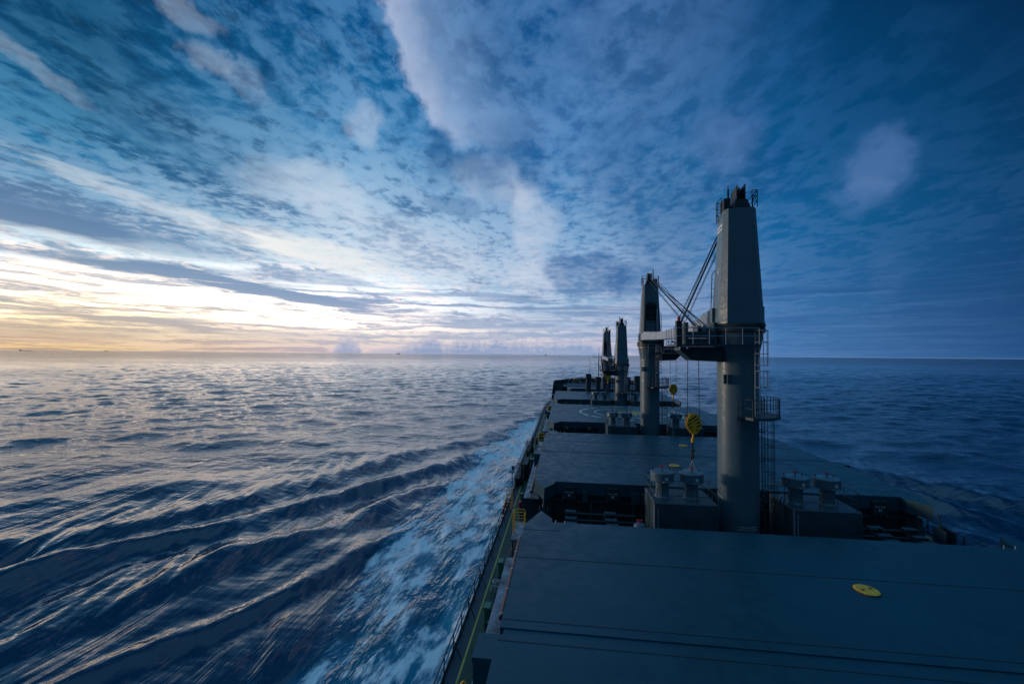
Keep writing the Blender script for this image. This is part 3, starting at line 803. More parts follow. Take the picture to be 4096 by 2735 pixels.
# round yellow lids on the covers
for (x, y, z, lab) in ((12.95, 20.27, HZ, 'large yellow round lid on the nearest hatch cover, at lower right'),
                       (9.94, 40.1, HZ+.10, 'yellow round lid just behind the lower mushroom vents, below the hook'),
                       (13.24, 49.6, HZ, 'small farther yellow round lid beside the big hook block rigging')):
    t_ = thing('round_lid', lab, 'lid', (x, y, z), 0, 'yellow round lids on the hatch covers')
    m = MB(); m.lathe([(0.0, .075), (.40, .07), (.46, .05), (.47, .0)], (x, y, z), 40); m.build('lid_plate', YEL, t_)
    m = MB(); m.torus((x, y, z+.03), .48, .022); m.build('rim', RUSTY, t_)
    for q in (-.22, .22):
        m = MB(); m.lathe([(0, .10), (.05, .10), (.055, .07)], (x+q*.9, y+q*.4, z), 12); m.build('recessed_bolt', RUSTY, t_)

# ------------------------------------------------------------------ rails and ladders
def rail_mesh(pts, h=1.05, rows=(1.0, .55), r=.022, posts=True, sp=1.4, closed=False):
    m = MB(); P = [Vector(p) for p in pts]
    for k in rows: m.path([p+Vector((0, 0, h*k)) for p in P], r, 6, closed)
    if posts:
        for a, b in zip(P[:-1], P[1:]):
            n = max(1, round((b-a).length/sp))
            for i in range(n): q = a.lerp(b, i/n); m.tube(q, q+Vector((0, 0, h)), r, 6)
        m.tube(P[-1], P[-1]+Vector((0, 0, h)), r, 6)
    return m
def ladder_mesh(x, y, z0, z1, w=.42, ang=0.0, r=.022, step=.32):
    m = MB(); c, s = cos(ang), sin(ang)
    for q in (-w/2, w/2): m.tube((x+q*c, y+q*s, z0), (x+q*c, y+q*s, z1), r*1.3, 6)
    n = int((z1-z0)/step)
    for i in range(n): z = z0+.2+i*step; m.tube((x-w/2*c, y-w/2*s, z), (x+w/2*c, y+w/2*s, z), r*.8, 5)
    return m
def cage_mesh(x, y, z0, z1, out, w=.42, r=.018, step=.75):
    """safety hoops round a ladder; out = direction (radians) the cage bulges to"""
    m = MB(); R_ = .38; n = max(1, int((z1-z0)/step)); A = [out+R(a) for a in (-115, -70, -35, 0, 35, 70, 115)]
    cx, cy = x+cos(out)*.30, y+sin(out)*.30
    for i in range(n+1):
        z = z0+(z1-z0)*i/n; m.path([(cx+R_*cos(a), cy+R_*sin(a), z) for a in A], r*1.3, 5)
    for a in A[::1]: m.tube((cx+R_*cos(a), cy+R_*sin(a), z0), (cx+R_*cos(a), cy+R_*sin(a), z1), r*.8, 5)
    return m

# ------------------------------------------------------------------ cranes
def make_crane(num, cx, cy, ring, ztop, head, L, label, rest_side=-1, rest=True, jib_dz=(0.0, 0.0), recess=False, tipz=None):
    """head = heading of the jib, degrees clockwise from the bow"""
    root = thing('deck_crane', label, 'crane', (cx, cy, DZ), -R(head), 'deck cranes in a row along the ship')
    C = Matrix.Translation((cx, cy, 0)) @ Matrix.Rotation(-R(head), 4, 'Z')      # crane axes: +y along the jib
    Cx = Matrix.Translation((cx, cy, 0))
    # pedestal
    m = MB(); m.lathe([(1.25, DZ), (1.25, ring-2.55), (1.265, ring-2.55), (1.265, ring-2.49), (1.25, ring-2.49), (1.25, ring-2.2), (1.52, ring-.75), (1.52, ring-.42)], (cx, cy, 0), 64)
    m.lathe([(1.32, DZ), (1.32, DZ+.35), (1.25, DZ+.4)], (cx, cy, 0), 64)
    ped = m.build('pedestal', CRANE, root)
    a = R(-118)
    m = MB(); ws = R(232); m.tube((cx+1.247*cos(ws), cy+1.247*sin(ws), DZ+.4), (cx+1.247*cos(ws), cy+1.247*sin(ws), ring-2.56), .014, 6)
    m.build('weld_seam', CRANE, ped)
    # lifting lug on the port side of the pedestal
    m = MB(); z = ring-3.55; d = R(222)
    lx, ly = cx+1.25*cos(d), cy+1.25*sin(d)
    for q in (-.12, .12):
        m.beam((lx-cos(d)*.1-sin(d)*q, ly-sin(d)*.1+cos(d)*q, z), (lx+cos(d)*.28-sin(d)*q, ly+sin(d)*.28+cos(d)*q, z), .05, .62)
    m.build('lifting_lug', CRANE, ped)
    # slewing ring with bolts
    m = MB(); m.lathe([(1.50, ring-.42), (1.66, ring-.42), (1.66, ring-.22), (1.60, ring-.22), (1.60, ring-.06), (1.68, ring-.06), (1.68, ring+.08), (1.3, ring+.08)], (cx, cy, 0), 64)
    rg = m.build('slewing_ring', STEEL, root)
    m = MB()
    for i in range(80):
        t = 2*pi*i/80; m.tube((cx+1.60*cos(t), cy+1.60*sin(t), ring-.50), (cx+1.60*cos(t), cy+1.60*sin(t), ring-.08), .028, 6)
    m.build('ring_bolts', RUSTY, rg)
    # house: tapering, with chamfered corners
    zb, zt = ring+.08, ztop
    B = [(-.98, -1.55), (.98, -1.55), (1.36, -1.0), (1.36, 1.15), (1.0, 1.5), (-1.0, 1.5), (-1.36, 1.15), (-1.36, -1.0)]
    T = [(-.76, -1.10), (.76, -1.10), (.98, -.72), (.98, .72), (.74, .95), (-.74, .95), (-.98, .72), (-.98, -.72)]
    m = MB(); m.prism(B, zb, zt, [(x, y, zt) for x, y in T]); m.xf(C)
    house = m.build('crane_house', CRANE, root)
    m = MB(); m.prism([(x*1.02, y*1.02) for x, y in B], zb+.003, zb+.12); m.box(1.37, 1.50, -.55, .45, zb-.05, zb+1.15); m.box(-1.50, -1.37, .3, 1.2, zb-.05, zb+1.2); m.xf(C); m.build('skirt', CRANE, house)
    def side_x(z, s=-1): k = (z-zb)/(zt-zb); return s*(1.36+(.98-1.36)*k)
    # jib foot brackets: two cheek plates each side, open between
    for s in (-1, 1):
        m = MB()
        for q in (1.06, 1.52):
            m.prism([(s*q-.035, 1.2), (s*q+.035, 1.2), (s*q+.035, 1.85), (s*q-.035, 1.85)], zb-.15, zb+1.1)
        m.tube((s*1.0, 1.6, zb+.55), (s*1.58, 1.6, zb+.55), .12, 12); m.xf(C); m.build('jib_bracket', CRANE, house)
    # head gear
    m = MB(); m.prism([(-.42, -1.02), (.62, -1.02), (.62, .75), (-.42, .75)], zt+.003, zt+.62, [(-.28, -.95, zt+.62), (.40, -.95, zt+.62), (.40, .6, zt+.62), (-.28, .6, zt+.62)])
    m.box(-.22, -.15, -.9, .55, zt+.625, zt+1.55); m.box(.26, .33, -.9, .55, zt+.625, zt+1.62); m.box(-.148, .258, -.3, .5, zt+.625, zt+1.50)
    m.box(-.95, -.55, -.75, .35, zt+.003, zt+.80)
    m.tube((-.75, -.1, zt+.35), (-.1, -.1, zt+.35), .11, 10)
    m.xf(C); m.build('sheave_housing', DARK, house)
    m = MB(); m.lathe([(0, -.05), (.42, -.05), (.42, .05), (0, .05)], (.05, -.2, zt+1.25), 24, axis='x'); m.xf(C); m.build('sheave', STEEL, house)
    m = rail_mesh([(.66, -1.05, zt), (.98, -1.05, zt), (.98, .9, zt), (.6, .9, zt)], 1.12, (1.0, .66, .33), .026, sp=.9)
    for p, q in (((.66, -1.05, zt+.35), (.98, -1.05, zt+1.1)), ((.98, -1.05, zt+.3), (.98, -.3, zt+1.1))): m.tube(p, q, .02, 5)
    m.tube((.1, -.95, zt+1.02), (.98, -.95, zt+1.02), .02, 5); m.xf(C); m.build('top_railing', DARK, house)
    m = rail_mesh([(-.99, -.2, zt-.45), (-1.05, .55, zt-.45), (-1.05, .98, zt-.45), (-.5, 1.02, zt-.45)], 1.5, (1.0, .7, .4), .026, sp=.6)
    m.xf(C); m.build('top_railing', DARK, house)
    m = MB(); m.tube((-.35, .7, zt), (-.35, .7, zt+1.9), .07, 8); m.tube((-.35, .7, zt+1.9), (-.35, .7, zt+2.2), .025, 6); m.xf(C); m.build('mast_light', DARK, house)
    # number and makers plate on the sides
    for s in (-1, 1):
        z = zb+(zt-zb)*.475; x = side_x(z, s)
        lean = math.atan2(.38, zt-zb)
        M = C @ Matrix.Translation((x+s*.006, -.10, z)) @ Matrix.Rotation(s*pi/2, 4, 'Z') @ Matrix.Rotation(pi/2-lean, 4, 'X')
        text('number', str(num), .85, WHITE, house, M)
        z = zt-1.05; x = side_x(z, s)
        P = C @ Matrix.Translation((x+s*.012, .0, z)) @ Matrix.Rotation(s*pi/2, 4, 'Z') @ Matrix.Rotation(pi/2-lean, 4, 'X')
        m = MB(); m.box(-.66, .66, -.23, .23, -.012, .006); m.xf(P); sg = m.build('sign_plate', WHITE, house)
        k = MB()
        for ax, ay in ((-.52, .05), (-.57, -.05), (-.47, -.05)):
            k.add([(ax, ay+.055, .010), (ax+.035, ay, .010), (ax, ay-.055, .010), (ax-.035, ay, .010)], [(0, 1, 2, 3)])
        k.xf(P); k.build('emblem', RED, sg)
        text('lettering', 'MITSUBISHI', .185, SIGNB, sg, P @ Matrix.Translation((.09, 0, .010)), depth=.002)
    # handrail bar up the port side of the house
    m = MB(); zz = zb+(zt-zb)*.52; m.path([(-1.42, 1.05, zb+1.1), (-1.30, 1.25, zz-.3), (-1.12, 1.0, zz)], .03, 6)
    for k in (.35, .6, .85): m.tube((-1.40+.1*k, 1.1, zb+1.1+(zz-zb-1.4)*k), (-1.28, .9, zb+1.1+(zz-zb-1.4)*k), .02, 5)
    m.xf(C); m.build('pipe', DARK, house)
    # front face (towards the jib): winch recess and operator's windows
    m = MB(); k0 = .30; yf_ = 1.5
    m.box(-.62, .72, 1.05, 1.62, zb+.55, zb+1.25)
    m.box(-.66, -.58, 1.2, 1.50, zb+1.25, zb+5.0); m.box(.70, .78, 1.2, 1.50, zb+1.25, zb+5.0)
    m.box(-.5, .6, 1.1, 1.52, zb+4.75, zb+5.25)
    m.box(-.575, .695, .9, 1.30, zb+1.25, zb+4.74)
    for q in range(6): m.box(-.5, .6, 1.303, 1.40, zb+1.5+q*.52, zb+1.56+q*.52)
    m.tube((-.3, 1.42, zb+2.9), (.4, 1.42, zb+3.2), .10, 8)
    m.xf(C); m.build('winch_recess', DARK, house)
    for q in (-.35, .42):
        m = MB(); m.box(q-.24, q+.24, 1.625, 1.66, zb+.78, zb+1.12); m.xf(C); m.build('cab_window', GLASS, house)
        m = MB(); m.tube((q, 1.65, zb+1.36), (q, 1.78, zb+1.34), .10, 10); m.xf(C); m.build('floodlight', WHITE, house)
    m = MB(); m.tube((-.74, 1.55, zb+.9), (-.74, 1.5, zb+4.4), .07, 8); m.xf(C); m.build('white_pipe', JIBP, house)
    # jib: two root arms joining into one tapering box girder
    zr = zb+.55; tz = tipz if tipz is not None else zr-.15
    J = lambda y, x, dz=0: (x, y, zr+(tz-zr)*(y-1.8)/(L-1.8)+dz)
    m = MB()
    for s in (-1, 1):
        m.beam(J(1.55, s*1.28), J(4.6, s*1.12, .16), .30, .75, h2=1.0); m.beam(J(4.6, s*1.12, .18), J(10.5, s*.55, .05), .30, 1.0, h2=.84)
    m.beam(J(7.2, -.95), J(7.2, .95), .30, .6); m.beam(J(4.7, -1.1, .1), J(4.7, 1.1, .1), .3, .5)
    m.beam(J(10.4, 0, .05), J(L*.72, 0, 0), 1.38, .84, h2=.78, w2=1.2); m.beam(J(L*.72, 0), J(L, 0, -.02), 1.2, .78, w2=.85, h2=.5)
    m.xf(C); jib = m.build('jib', JIBP, root)
    m = MB(); pts = [J(y, -.55, .43 if y < L*.6 else .36) for y in np.linspace(9, L-1, 9)]
    for p in pts: m.tube(p, (p[0], p[1], p[2]+.18), .012, 5)
    m.path([(p[0], p[1], p[2]+.18) for p in pts], .014, 5)
    for y in (11, 13.5, 19, 23): m.box(-.64, -.5, y, y+.25, J(y, 0)[2]-.75, J(y, 0)[2]-.52)
    m.xf(C); m.build('jib_handline', DARK, jib)
    m = MB(); m.box(-.70, -.675, 13.5, 14.2, J(13.8, 0)[2]-.35, J(13.8, 0)[2]+.35); m.box(-.71, -.68, 20, 20.4, J(20, 0)[2]-.9, J(20, 0)[2]-.45); m.xf(C); m.build('jib_marker', WHITE, jib)
    for q in (-.28, .28):
        m = MB(); m.lathe([(0, -.05), (.36, -.05), (.30, 0), (.36, .05), (0, .05)], (q, L+.15, J(L, 0)[2]), 20, axis='x'); m.xf(C); m.build('tip_sheave', DARK, jib)
    m = MB()
    for q in (-.45, .45): m.beam(J(L-.9, q), J(L+.45, q), .06, .75)
    m.xf(C); m.build('tip_cheek', STEEL, jib)
    # luffing and hoisting wires
    m = MB()
    for i, (q, dz, ye) in enumerate(((-.40, 0, L-1.0), (-.30, .03, L-1.0), (-.05, .25, L-2.2), (.0, .3, L-2.25), (.07, .25, L-2.3), (.3, -.1, L-3.2), (.42, -.1, L-3.25), (.36, .4, L-.2), (.15, .5, L-.1))):
        a = (q*.6, .75 if i < 7 else .55, zt+.55+dz+(.5 if i > 6 else 0)); e = J(ye, q, .45)
        if i in (3, 4): r_ = .045
        else: r_ = .028
        m.tube(a, e, r_, 5)
    m.xf(C); m.build('wires', ROPE, root)
    # access platform, ladders and cages on the pedestal
    m = MB(); A0, A1 = R(-112), R(28); n = 20; zp = ring-5.85
    v = []
    for i in range(n+1):
        t = A0+(A1-A0)*i/n; ro = 2.45 if i > 2 else 1.9
        v += [(cx+1.26*cos(t), cy+1.26*sin(t), zp), (cx+ro*cos(t), cy+ro*sin(t), zp), (cx+ro*cos(t), cy+ro*sin(t), zp-.16), (cx+1.26*cos(t), cy+1.26*sin(t), zp-.30)]
    f = [(4*i+j, 4*i+(j+1) % 4, 4*i+4+(j+1) % 4, 4*i+4+j) for i in range(n) for j in range(4)]+[(0, 3, 2, 1), (4*n, 4*n+1, 4*n+2, 4*n+3)]
    m.add(v, f); plt = m.build('access_platform', STEEL, root)
    ring_pts = [(cx+(2.40 if i > 2 else 1.86)*cos(A0+(A1-A0)*i/n), cy+(2.40 if i > 2 else 1.86)*sin(A0+(A1-A0)*i/n), zp) for i in range(n+1)]
    m = rail_mesh(ring_pts, 1.1, (1.0, .5), .022, sp=.9)
    m.v = m.v; m.build('platform_railing', STEEL, plt)
    la = R(-62); lx, ly = cx+1.50*cos(la), cy+1.50*sin(la)
    m = ladder_mesh(lx, ly, zp, ring-.5, .42, la+pi/2); c1 = cage_mesh(lx, ly, ring-2.6, ring-.4, la, step=.7); c2 = cage_mesh(lx, ly, ring-4.0, ring-2.95, la, step=1.0)
    m.add(c1.v, c1.f, True); m.add(c2.v, c2.f, True); m.build('upper_ladder', JIBP, root)
    lb = R(2); bx, by = cx+1.62*cos(lb), cy+1.62*sin(lb)
    m = ladder_mesh(bx, by, DZ, zp+1.1, .42, lb+pi/2); c1 = cage_mesh(bx, by, DZ+2.3, zp-.35, lb, step=.85); m.add(c1.v, c1.f, True)
    for z in np.arange(DZ+1, zp, 1.9): m.tube((cx+1.2, cy-.1, z), (bx, by-.1, z), .03, 5)
    m.build('lower_ladder', DARK, root)
    # jib rest: a heavy cantilever with a railed walkway and a cradle
    if rest:
        s = rest_side; zr2 = ring-1.42
        x0 = cx+s*1.2; x1 = cx+s*3.9
        m = MB()
        P = [(x0, cy-.75), (x1, cy-.75), (x1, cy+.75), (x0, cy+.75)]
        v = [(x0, cy-.75, zr2), (x1, cy-.75, zr2), (x1, cy-.75, zr2-.25), (x1-s*.75, cy-.75, zr2-.92), (x0, cy-.75, zr2-1.0)]
        v += [(a, cy+.75, c) for a, b, c in v]
        m.add(v, [(0, 1, 2, 3, 4), (9, 8, 7, 6, 5), (0, 5, 6, 1), (1, 6, 7, 2), (2, 7, 8, 3), (3, 8, 9, 4), (4, 9, 5, 0)])
        rs = m.build('jib_rest', STEEL, root)
        xa, xb = sorted((x1+s*.55, cx-s*.6))
        m = MB(); m.box(xa, xb, cy-2.0, cy-1.56 if True else 0, zr2+.004, zr2+.13); 
        m.box(min(x1, x1+s*.55), max(x1, x1+s*.55), cy-1.555, cy+.9, zr2+.004, zr2+.13)
        m.box(min(x0-s*0, x1), max(x0, x1), cy-1.555, cy-.76, zr2+.004, zr2+.13)
        m.build('walkway', STEEL, rs)
        m = rail_mesh([(xa+.03, cy-1.97, zr2+.13), (xb-.03, cy-1.97, zr2+.13)], 1.05, (1.0, .5), .022, sp=1.0)
        xe = x1+s*.52; m3 = rail_mesh([(xe, cy-1.97, zr2+.13), (xe, cy+.88, zr2+.13)], 1.05, (1.0, .5), .022, sp=.7); m.add(m3.v, m3.f, True)
        m.build('walkway_railing', JIBP, rs)
        m = MB(); xc = cx+s*2.55
        m.box(xc-1.0, xc-.82, cy-.72, cy+.72, zr2+.14, zr2+1.62); m.box(xc+.82, xc+1.0, cy-.72, cy+.72, zr2+.14, zr2+1.62)
        m.box(xc-.815, xc+.815, cy-.6, cy+.6, zr2+.14, zr2+.55); m.box(xc-.815, xc+.815, cy-.70, cy-.62, zr2+.56, zr2+1.0)
        m.build('cradle', STEEL, rs)
        m = MB(); m.box(min(xc+s*1.15, xc+s*1.5), max(xc+s*1.15, xc+s*1.5), cy-.5, cy-.1, zr2+.14, zr2+1.75); m.build('control_box', DARK, rs)
        m = MB(); m.lathe([(.0, .30), (.08, .28), (.11, .12), (.09, 0)], (xc+s*1.32, cy-.3, zr2+1.76), 12); m.build('red_lamp', RED, rs)
        for q in (0, .45):
            m = MB(); m.sphere((x1+s*.35-s*q, cy-2.08, zr2-.12), .055, 8, 6); m.build('small_lamp', WHITE, rs)
    # lettering low on the aft side of the pedestal
    for dz, tx in ((0, 'LIFTING JIB DURING SEA'), (-.16, 'PASSAGE NOT ALLOWED')):
        tt = text('lettering', tx, .115, WHITE, ped, Matrix.Identity(4))
        Mi = parent_world(ped).inverted()
        for vtx in tt.data.vertices:
            w_ = parent_world(ped) @ vtx.co; th = R(-84)+w_.x/1.27; rr = 1.256+w_.z
            vtx.co = Mi @ Vector((cx+rr*cos(th), cy+rr*sin(th), DZ+2.7+dz+w_.y))
    # manhole low on the pedestal
    m = MB(); t = R(-80); M = Matrix.Translation((cx+1.27*cos(t), cy+1.27*sin(t), DZ+1.75)) @ Matrix.Rotation(t-pi/2, 4, 'Z')
    m.lathe([(.0, -.02), (.26, -.02), (.30, .05), (.36, .05), (.36, -.2)], (0, 0, 0), 28, axis='y'); m.xf(M @ Matrix.Rotation(pi, 4, 'Z') @ Matrix.Identity(4)); m.build('manhole', STEEL, ped)
    return root
CR = [
    make_crane(4, 11.60, 30.30, 22.05, 29.75, 6.6, 30.5, 'nearest and tallest grey deck crane, marked 4 on its port side', rest_side=-1, tipz=22.9),
    make_crane(3, 11.56, 59.60, 21.75, 29.60, 183.8, 28.6, 'second crane from the camera, its pale jib reaching aft to the nearest crane', rest_side=1, tipz=21.75),
    make_crane(2, 11.95, 91.50, 18.15, 26.20, 4.5, 29.5, 'third deck crane from the camera, dark with a peach-lit port edge', rest_side=-1),
    make_crane(1, 12.00, 123.0, 18.60, 26.30, 184.0, 28.5, 'farthest deck crane, small and dark behind the hook block', rest_side=1),
]

# ------------------------------------------------------------------ hook blocks
def make_block(x, y, ztop, label, rope_z, tail=True, k=1.0):
    root = thing('hook_block', label, 'hook block', (x, y, ztop-1.7*k), 0, 'striped hook blocks hanging from the cranes')
    z = ztop-.85*k
    P = [(-.30, .80), (.30, .80), (.52, .45), (.62, .05), (.58, -.30), (.38, -.62), (.17, -.88), (-.17, -.88), (-.38, -.62), (-.58, -.30), (-.62, .05), (-.52, .45)]
    P = [(a*k, b*k) for a, b in P]
    for s in (-1, 1):
        m = MB(); n = len(P); ya, yb = (y-.27*k, y-.20*k) if s < 0 else (y+.20*k, y+.27*k)
        v = [(x+a, ya, z+b) for a, b in P]+[(x+a, yb, z+b) for a, b in P]
        m.add(v, [tuple(range(n)), tuple(reversed(range(n, 2*n)))]+[(i, n+i, n+(i+1) % n, (i+1) % n) for i in range(n)])
        pl = m.build('cheek_plate', YBLK, root)
        # black diagonal stripes, clipped to the plate outline
        m = MB(); yf_ = y-.273*k if s < 0 else y+.273*k
        def inside(a, b):
            c = False
            for i in range(n):
                (x0, z0), (x1, z1) = P[i], P[(i+1) % n]
                if (z0 > b) != (z1 > b) and a < (x1-x0)*(b-z0)/(z1-z0)+x0: c = not c
            return c
        for q in np.arange(-1.1, 1.2, .31)*k:
            run = []
            for u in np.linspace(-1.2*k, 1.2*k, 97):
                a, b = u*.83, u*.56+q
                ok = inside(a*1.10, b*1.10) and inside(a*1.1, (b+.15*k)*1.1) and not (abs(a) < .16*k and b < .12*k)
                if ok: run.append((a, b))
                if (not ok or u > 1.19*k) and len(run) > 2:
                    (a0, b0), (a1, b1) = run[0], run[-1]
                    m.add([(x+a0, yf_, z+b0), (x+a1, yf_, z+b1), (x+a1, yf_, z+b1+.125*k), (x+a0, yf_, z+b0+.125*k)], [(0, 1, 2, 3)]); run = []
                elif not ok: run = []
        m.build('stripes', BLK, pl)
    m = MB(); m.lathe([(.0, -.19), (.55, -.19), (.46, -.05), (.46, .05), (.55, .19), (0, .19)], (0, 0, 0), 28, axis='y'); m.v = [(x+a*k, y+b*k, z+c*k) for a, b, c in m.v]; m.build('sheave', RUSTY, root)
    m = MB(); m.tube((x, y-.33*k, z), (x, y+.33*k, z), .10*k, 14); m.box(x-.13*k, x+.13*k, y-.32*k, y-.275*k, z-.58*k, z-.11*k); m.build('axle', YBLK, root)
    # swivel shank, shackle and hook
    zb = z-.85*k
    m = MB(); m.tube((x, y, zb+.1*k), (x-.03*k, y, zb-.50*k), .085*k, 10); m.tube((x-.05*k, y, zb-.45*k), (x-.06*k, y, zb-.78*k), .13*k, 12); m.build('swivel', YBLK, root)
    m = MB(); m.tube((x-.06*k, y, zb-.78*k), (x-.06*k, y, zb-1.22*k), .055*k, 8); m.torus((x-.06*k, y, zb-1.36*k), .13*k, .035*k, 'y', 16, 6); m.tube((x-.20*k, y, zb-1.50*k), (x+.10*k, y, zb-1.50*k), .06*k, 8); m.build('shackle', BLK, root)
    m = MB(); pts = [(x-.07*k, y, zb-1.52*k), (x-.09*k, y, zb-1.75*k), (x-.02*k, y, zb-2.0*k), (x-.10*k, y, zb-2.22*k), (x-.22*k, y, zb-2.15*k), (x-.22*k, y, zb-1.95*k)]
    for a, b, r0, r1 in zip(pts[:-1], pts[1:], (.09, .10, .10, .08, .06), (.10, .10, .08, .06, .03)): m.tube(a, b, r0*k, 10, r1*k)
    m.build('hook', RUSTY, root)
    for s in (-1, 1):
        m = MB(); m.tube((x+s*.50*k, y, z), (x+s*.42*k, y, rope_z), .026, 5); m.build('hoist_wire', ROPE, root)
    if tail:
        m = MB()
        for s in (-1, 1): m.tube((x-.08, y, zb-2.2*k), (x-.08+s*.24, y, zb-3.35*k), .012, 5)
        m.build('lashing', WHITE, root)
    return root
make_block(9.55, 33.1, 15.75, 'large yellow and black striped hook block left of the nearest crane', 21.9, True, .86)
make_block(15.25, 62.2, 16.05, 'smaller striped hook block seen above and beyond the large one', 22.2, True, .86)
make_block(9.75, 96.6, 15.95, 'tiny far striped hook block in front of the farthest crane pedestal', 18.4, False, .86)

# ------------------------------------------------------------------ ventilation houses with mushroom vents
def make_vent(x, y, z, label, num, k=1.0):
    root = thing('mushroom_vent', label, 'ventilator', (x, y, z), 0, 'mushroom ventilators on the deck houses')
    m = MB(); m.lathe([(.50, 0), (.42, .12), (.41, 1.15), (.60, 1.22)], (x, y, z), 32); m.build('neck', CRANE, root)
    m = MB(); m.lathe([(.60, 1.0), (.745, 1.06), (.745, 1.62), (.70, 1.66), (.0, 1.70)], (x, y, z), 40); cap = m.build('cap', CRANE, root)
    m = MB(); m.tube((x, y, z+1.68), (x, y, z+1.88), .035, 8); m.build('spindle', BLK, root)
    m = MB(); m.torus((x, y, z+1.95), .165, .02, 'z', 24, 6)
    for i in range(5): t = 2*pi*i/5; m.tube((x, y, z+1.90), (x+.16*cos(t), y+.16*sin(t), z+1.95), .014, 5)
    m.build('handwheel', RED, root)
    for q in (-.55, .55): m = MB(); m.box(x+q-.03, x+q+.03, y+.25, y+.31, z+1.66, z+1.80); m.build('lug', STEEL, cap)
    t = R(-80); px_, py_ = x+.75*cos(t), y+.75*sin(t)
    M = Matrix.Translation((px_, py_, z+1.33)) @ Matrix.Rotation(t+pi/2, 4, 'Z')
    m = MB(); m.box(-.085, .085, -.008, .012, -.085, .085); m.xf(M); pl = m.build('label_plate', WHITE, cap)
    m = MB(); m.box(-.05, .05, -.012, -.009, -.02, .02); m.xf(M); m.build('plate_print', SIGNB, pl)
    text('lettering', 'NO.%d C/H (%s)' % (num, 'P' if x < CX else 'S'), .085, WHITE, cap, M @ Matrix.Translation((-.05, -.006, -.20)) @ Matrix.Rotation(pi/2, 4, 'X'))
    return root
def make_vent_house(x0, x1, y0, y1, zt, label):
    root = thing('ventilation_house', label, 'deck house', ((x0+x1)/2, (y0+y1)/2, DZ), 0, 'ventilation houses beside the cranes')
    m = MB(); m.bevbox(x0, x1, y0, y1, DZ, zt, .05); m.build('house_wall', STEEL, root)
    p = [(x0+.06, y0+.25, zt), (x0+.06, y1-.06, zt), (x1-.06, y1-.06, zt), (x1-.06, y0+.3, zt)]
    m = rail_mesh(p, 1.05, (1.0, .52), .022, sp=1.1); m3 = rail_mesh([(x0+.5, y0+.06, zt), (x1-.35, y0+.06, zt)], .95, (1.0, .5), .02, sp=1.2); m.add(m3.v, m3.f, True)
    m.tube((x1-.06, y0+.3, zt+1.05), (x1+.35, y0-.1, zt+.5), .02, 5); m.build('top_railing', STEEL, root)
    m = MB(); lx = x0-.14; ly = (y0+y1)/2-.5
    for q in (-.21, .21): m.path([(lx, ly+q, DZ), (lx, ly+q, zt+.2), (lx+.1, ly+q, zt+.35)], .03, 6)
    for i in range(13): m.tube((lx, ly-.21, DZ+.3+i*.32), (lx, ly+.21, DZ+.3+i*.32), .02, 5)
    m.build('ladder', STEEL, root)
    for x in (x0+.95, x1-.95):          # rounded access doors on the aft wall
        m = MB(); w, h = .42, 1.5; P = [(-w, DZ+.1), (w, DZ+.1), (w, DZ+h), (w*.7, DZ+h+.22), (-w*.7, DZ+h+.22), (-w, DZ+h)]
        v = [(x+a, y0-.05, b) for a, b in P]+[(x+a, y0+.01, b) for a, b in P]
        m.add(v, [tuple(range(6)), tuple(range(11, 5, -1))]+[(i, 6+i, 6+(i+1) % 6, (i+1) % 6) for i in range(6)])
        d = m.build('door', COAM, root)
        m = MB(); m.path([(x+a*1.05, y0-.07, b) for a, b in P], .025, 5, True); m.build('door_frame', DARK, d)
    for q in (-.35, .35):
        m = MB(); xm = (x0+x1)/2+q; m.tube((xm-.12, y0-.12, DZ+1.55), (xm+.12, y0-.12, DZ+1.55), .03, 6); m.tube((xm, y0, DZ+1.55), (xm, y0-.12, DZ+1.55), .02, 5); m.build('handle', JIBP, root)
    m = MB(); m.tube((x0+.03, y0-.03, DZ), (x0+.03, y0-.03, zt-.1), .035, 6); m.tube((x0+.25, y0-.03, DZ), (x0+.25, y0-.03, zt-.3), .025, 6); m.build('downpipe', JIBP, root)
    return root
names = {4: 'nearest crane', 3: 'second crane', 2: 'third crane'}
for num, cy in ((4, 30.3), (3, 59.6), (2, 91.5)):
    y0, y1, zt = cy-2.1, cy+1.0, 10.68
    for side, x0 in (('port', 5.72), ('starboard', 13.98)):
        x1 = x0+3.92
        make_vent_house(x0, x1, y0, y1, zt, 'grey steel ventilation house on the %s side of the %s' % (side, names[num]))
        for k, (dx, pos) in enumerate(((.80, 'left'), (2.68, 'right'))):
            make_vent(x0+dx, cy-.75, zt, '%s mushroom vent with red handwheel on the %s house of the %s' % (pos, side, names[num]), num)
# tall trunk ventilators beside the farthest crane
for i, (x, w, h, lab) in enumerate(((6.25, 1.3, 14.7, 'tallest square ventilator trunk, left of the farthest crane'), (9.0, 1.15, 13.9, 'square ventilator trunk just left of the farthest crane pedestal'),
                                    (17.0, 1.25, 13.9, 'square ventilator trunk just right of the third crane pedestal'), (19.6, 1.3, 14.3, 'outer starboard square ventilator trunk, partly hidden by the second crane'))):
    t_ = thing('vent_trunk', lab, 'ventilator', (x+w/2, 122, DZ), 0, 'tall ventilator trunks near the bow')
    m = MB(); m.bevbox(x, x+w, 121.2, 122.8, DZ, h, .06); m.build('trunk', STEEL, t_)
    m = MB(); m.bevbox(x-.12, x+w+.1, 121.0, 122.9, h-1.25, h+.02, .06); m.build('hood', STEEL, t_)
m = MB(); m.bevbox(6.6, 10.4, 121.5, 124.3, DZ, 10.5, .05); tag(m.build('stores_house', STEEL), 'low grey deck house behind the trunk vents left of the farthest crane', 'deck house')
m = MB(); m.bevbox(14.2, 20.0, 121.7, 124.3, DZ, 10.5, .05); tag(m.build('stores_house', STEEL), 'low grey deck house right of the farthest crane', 'deck house')

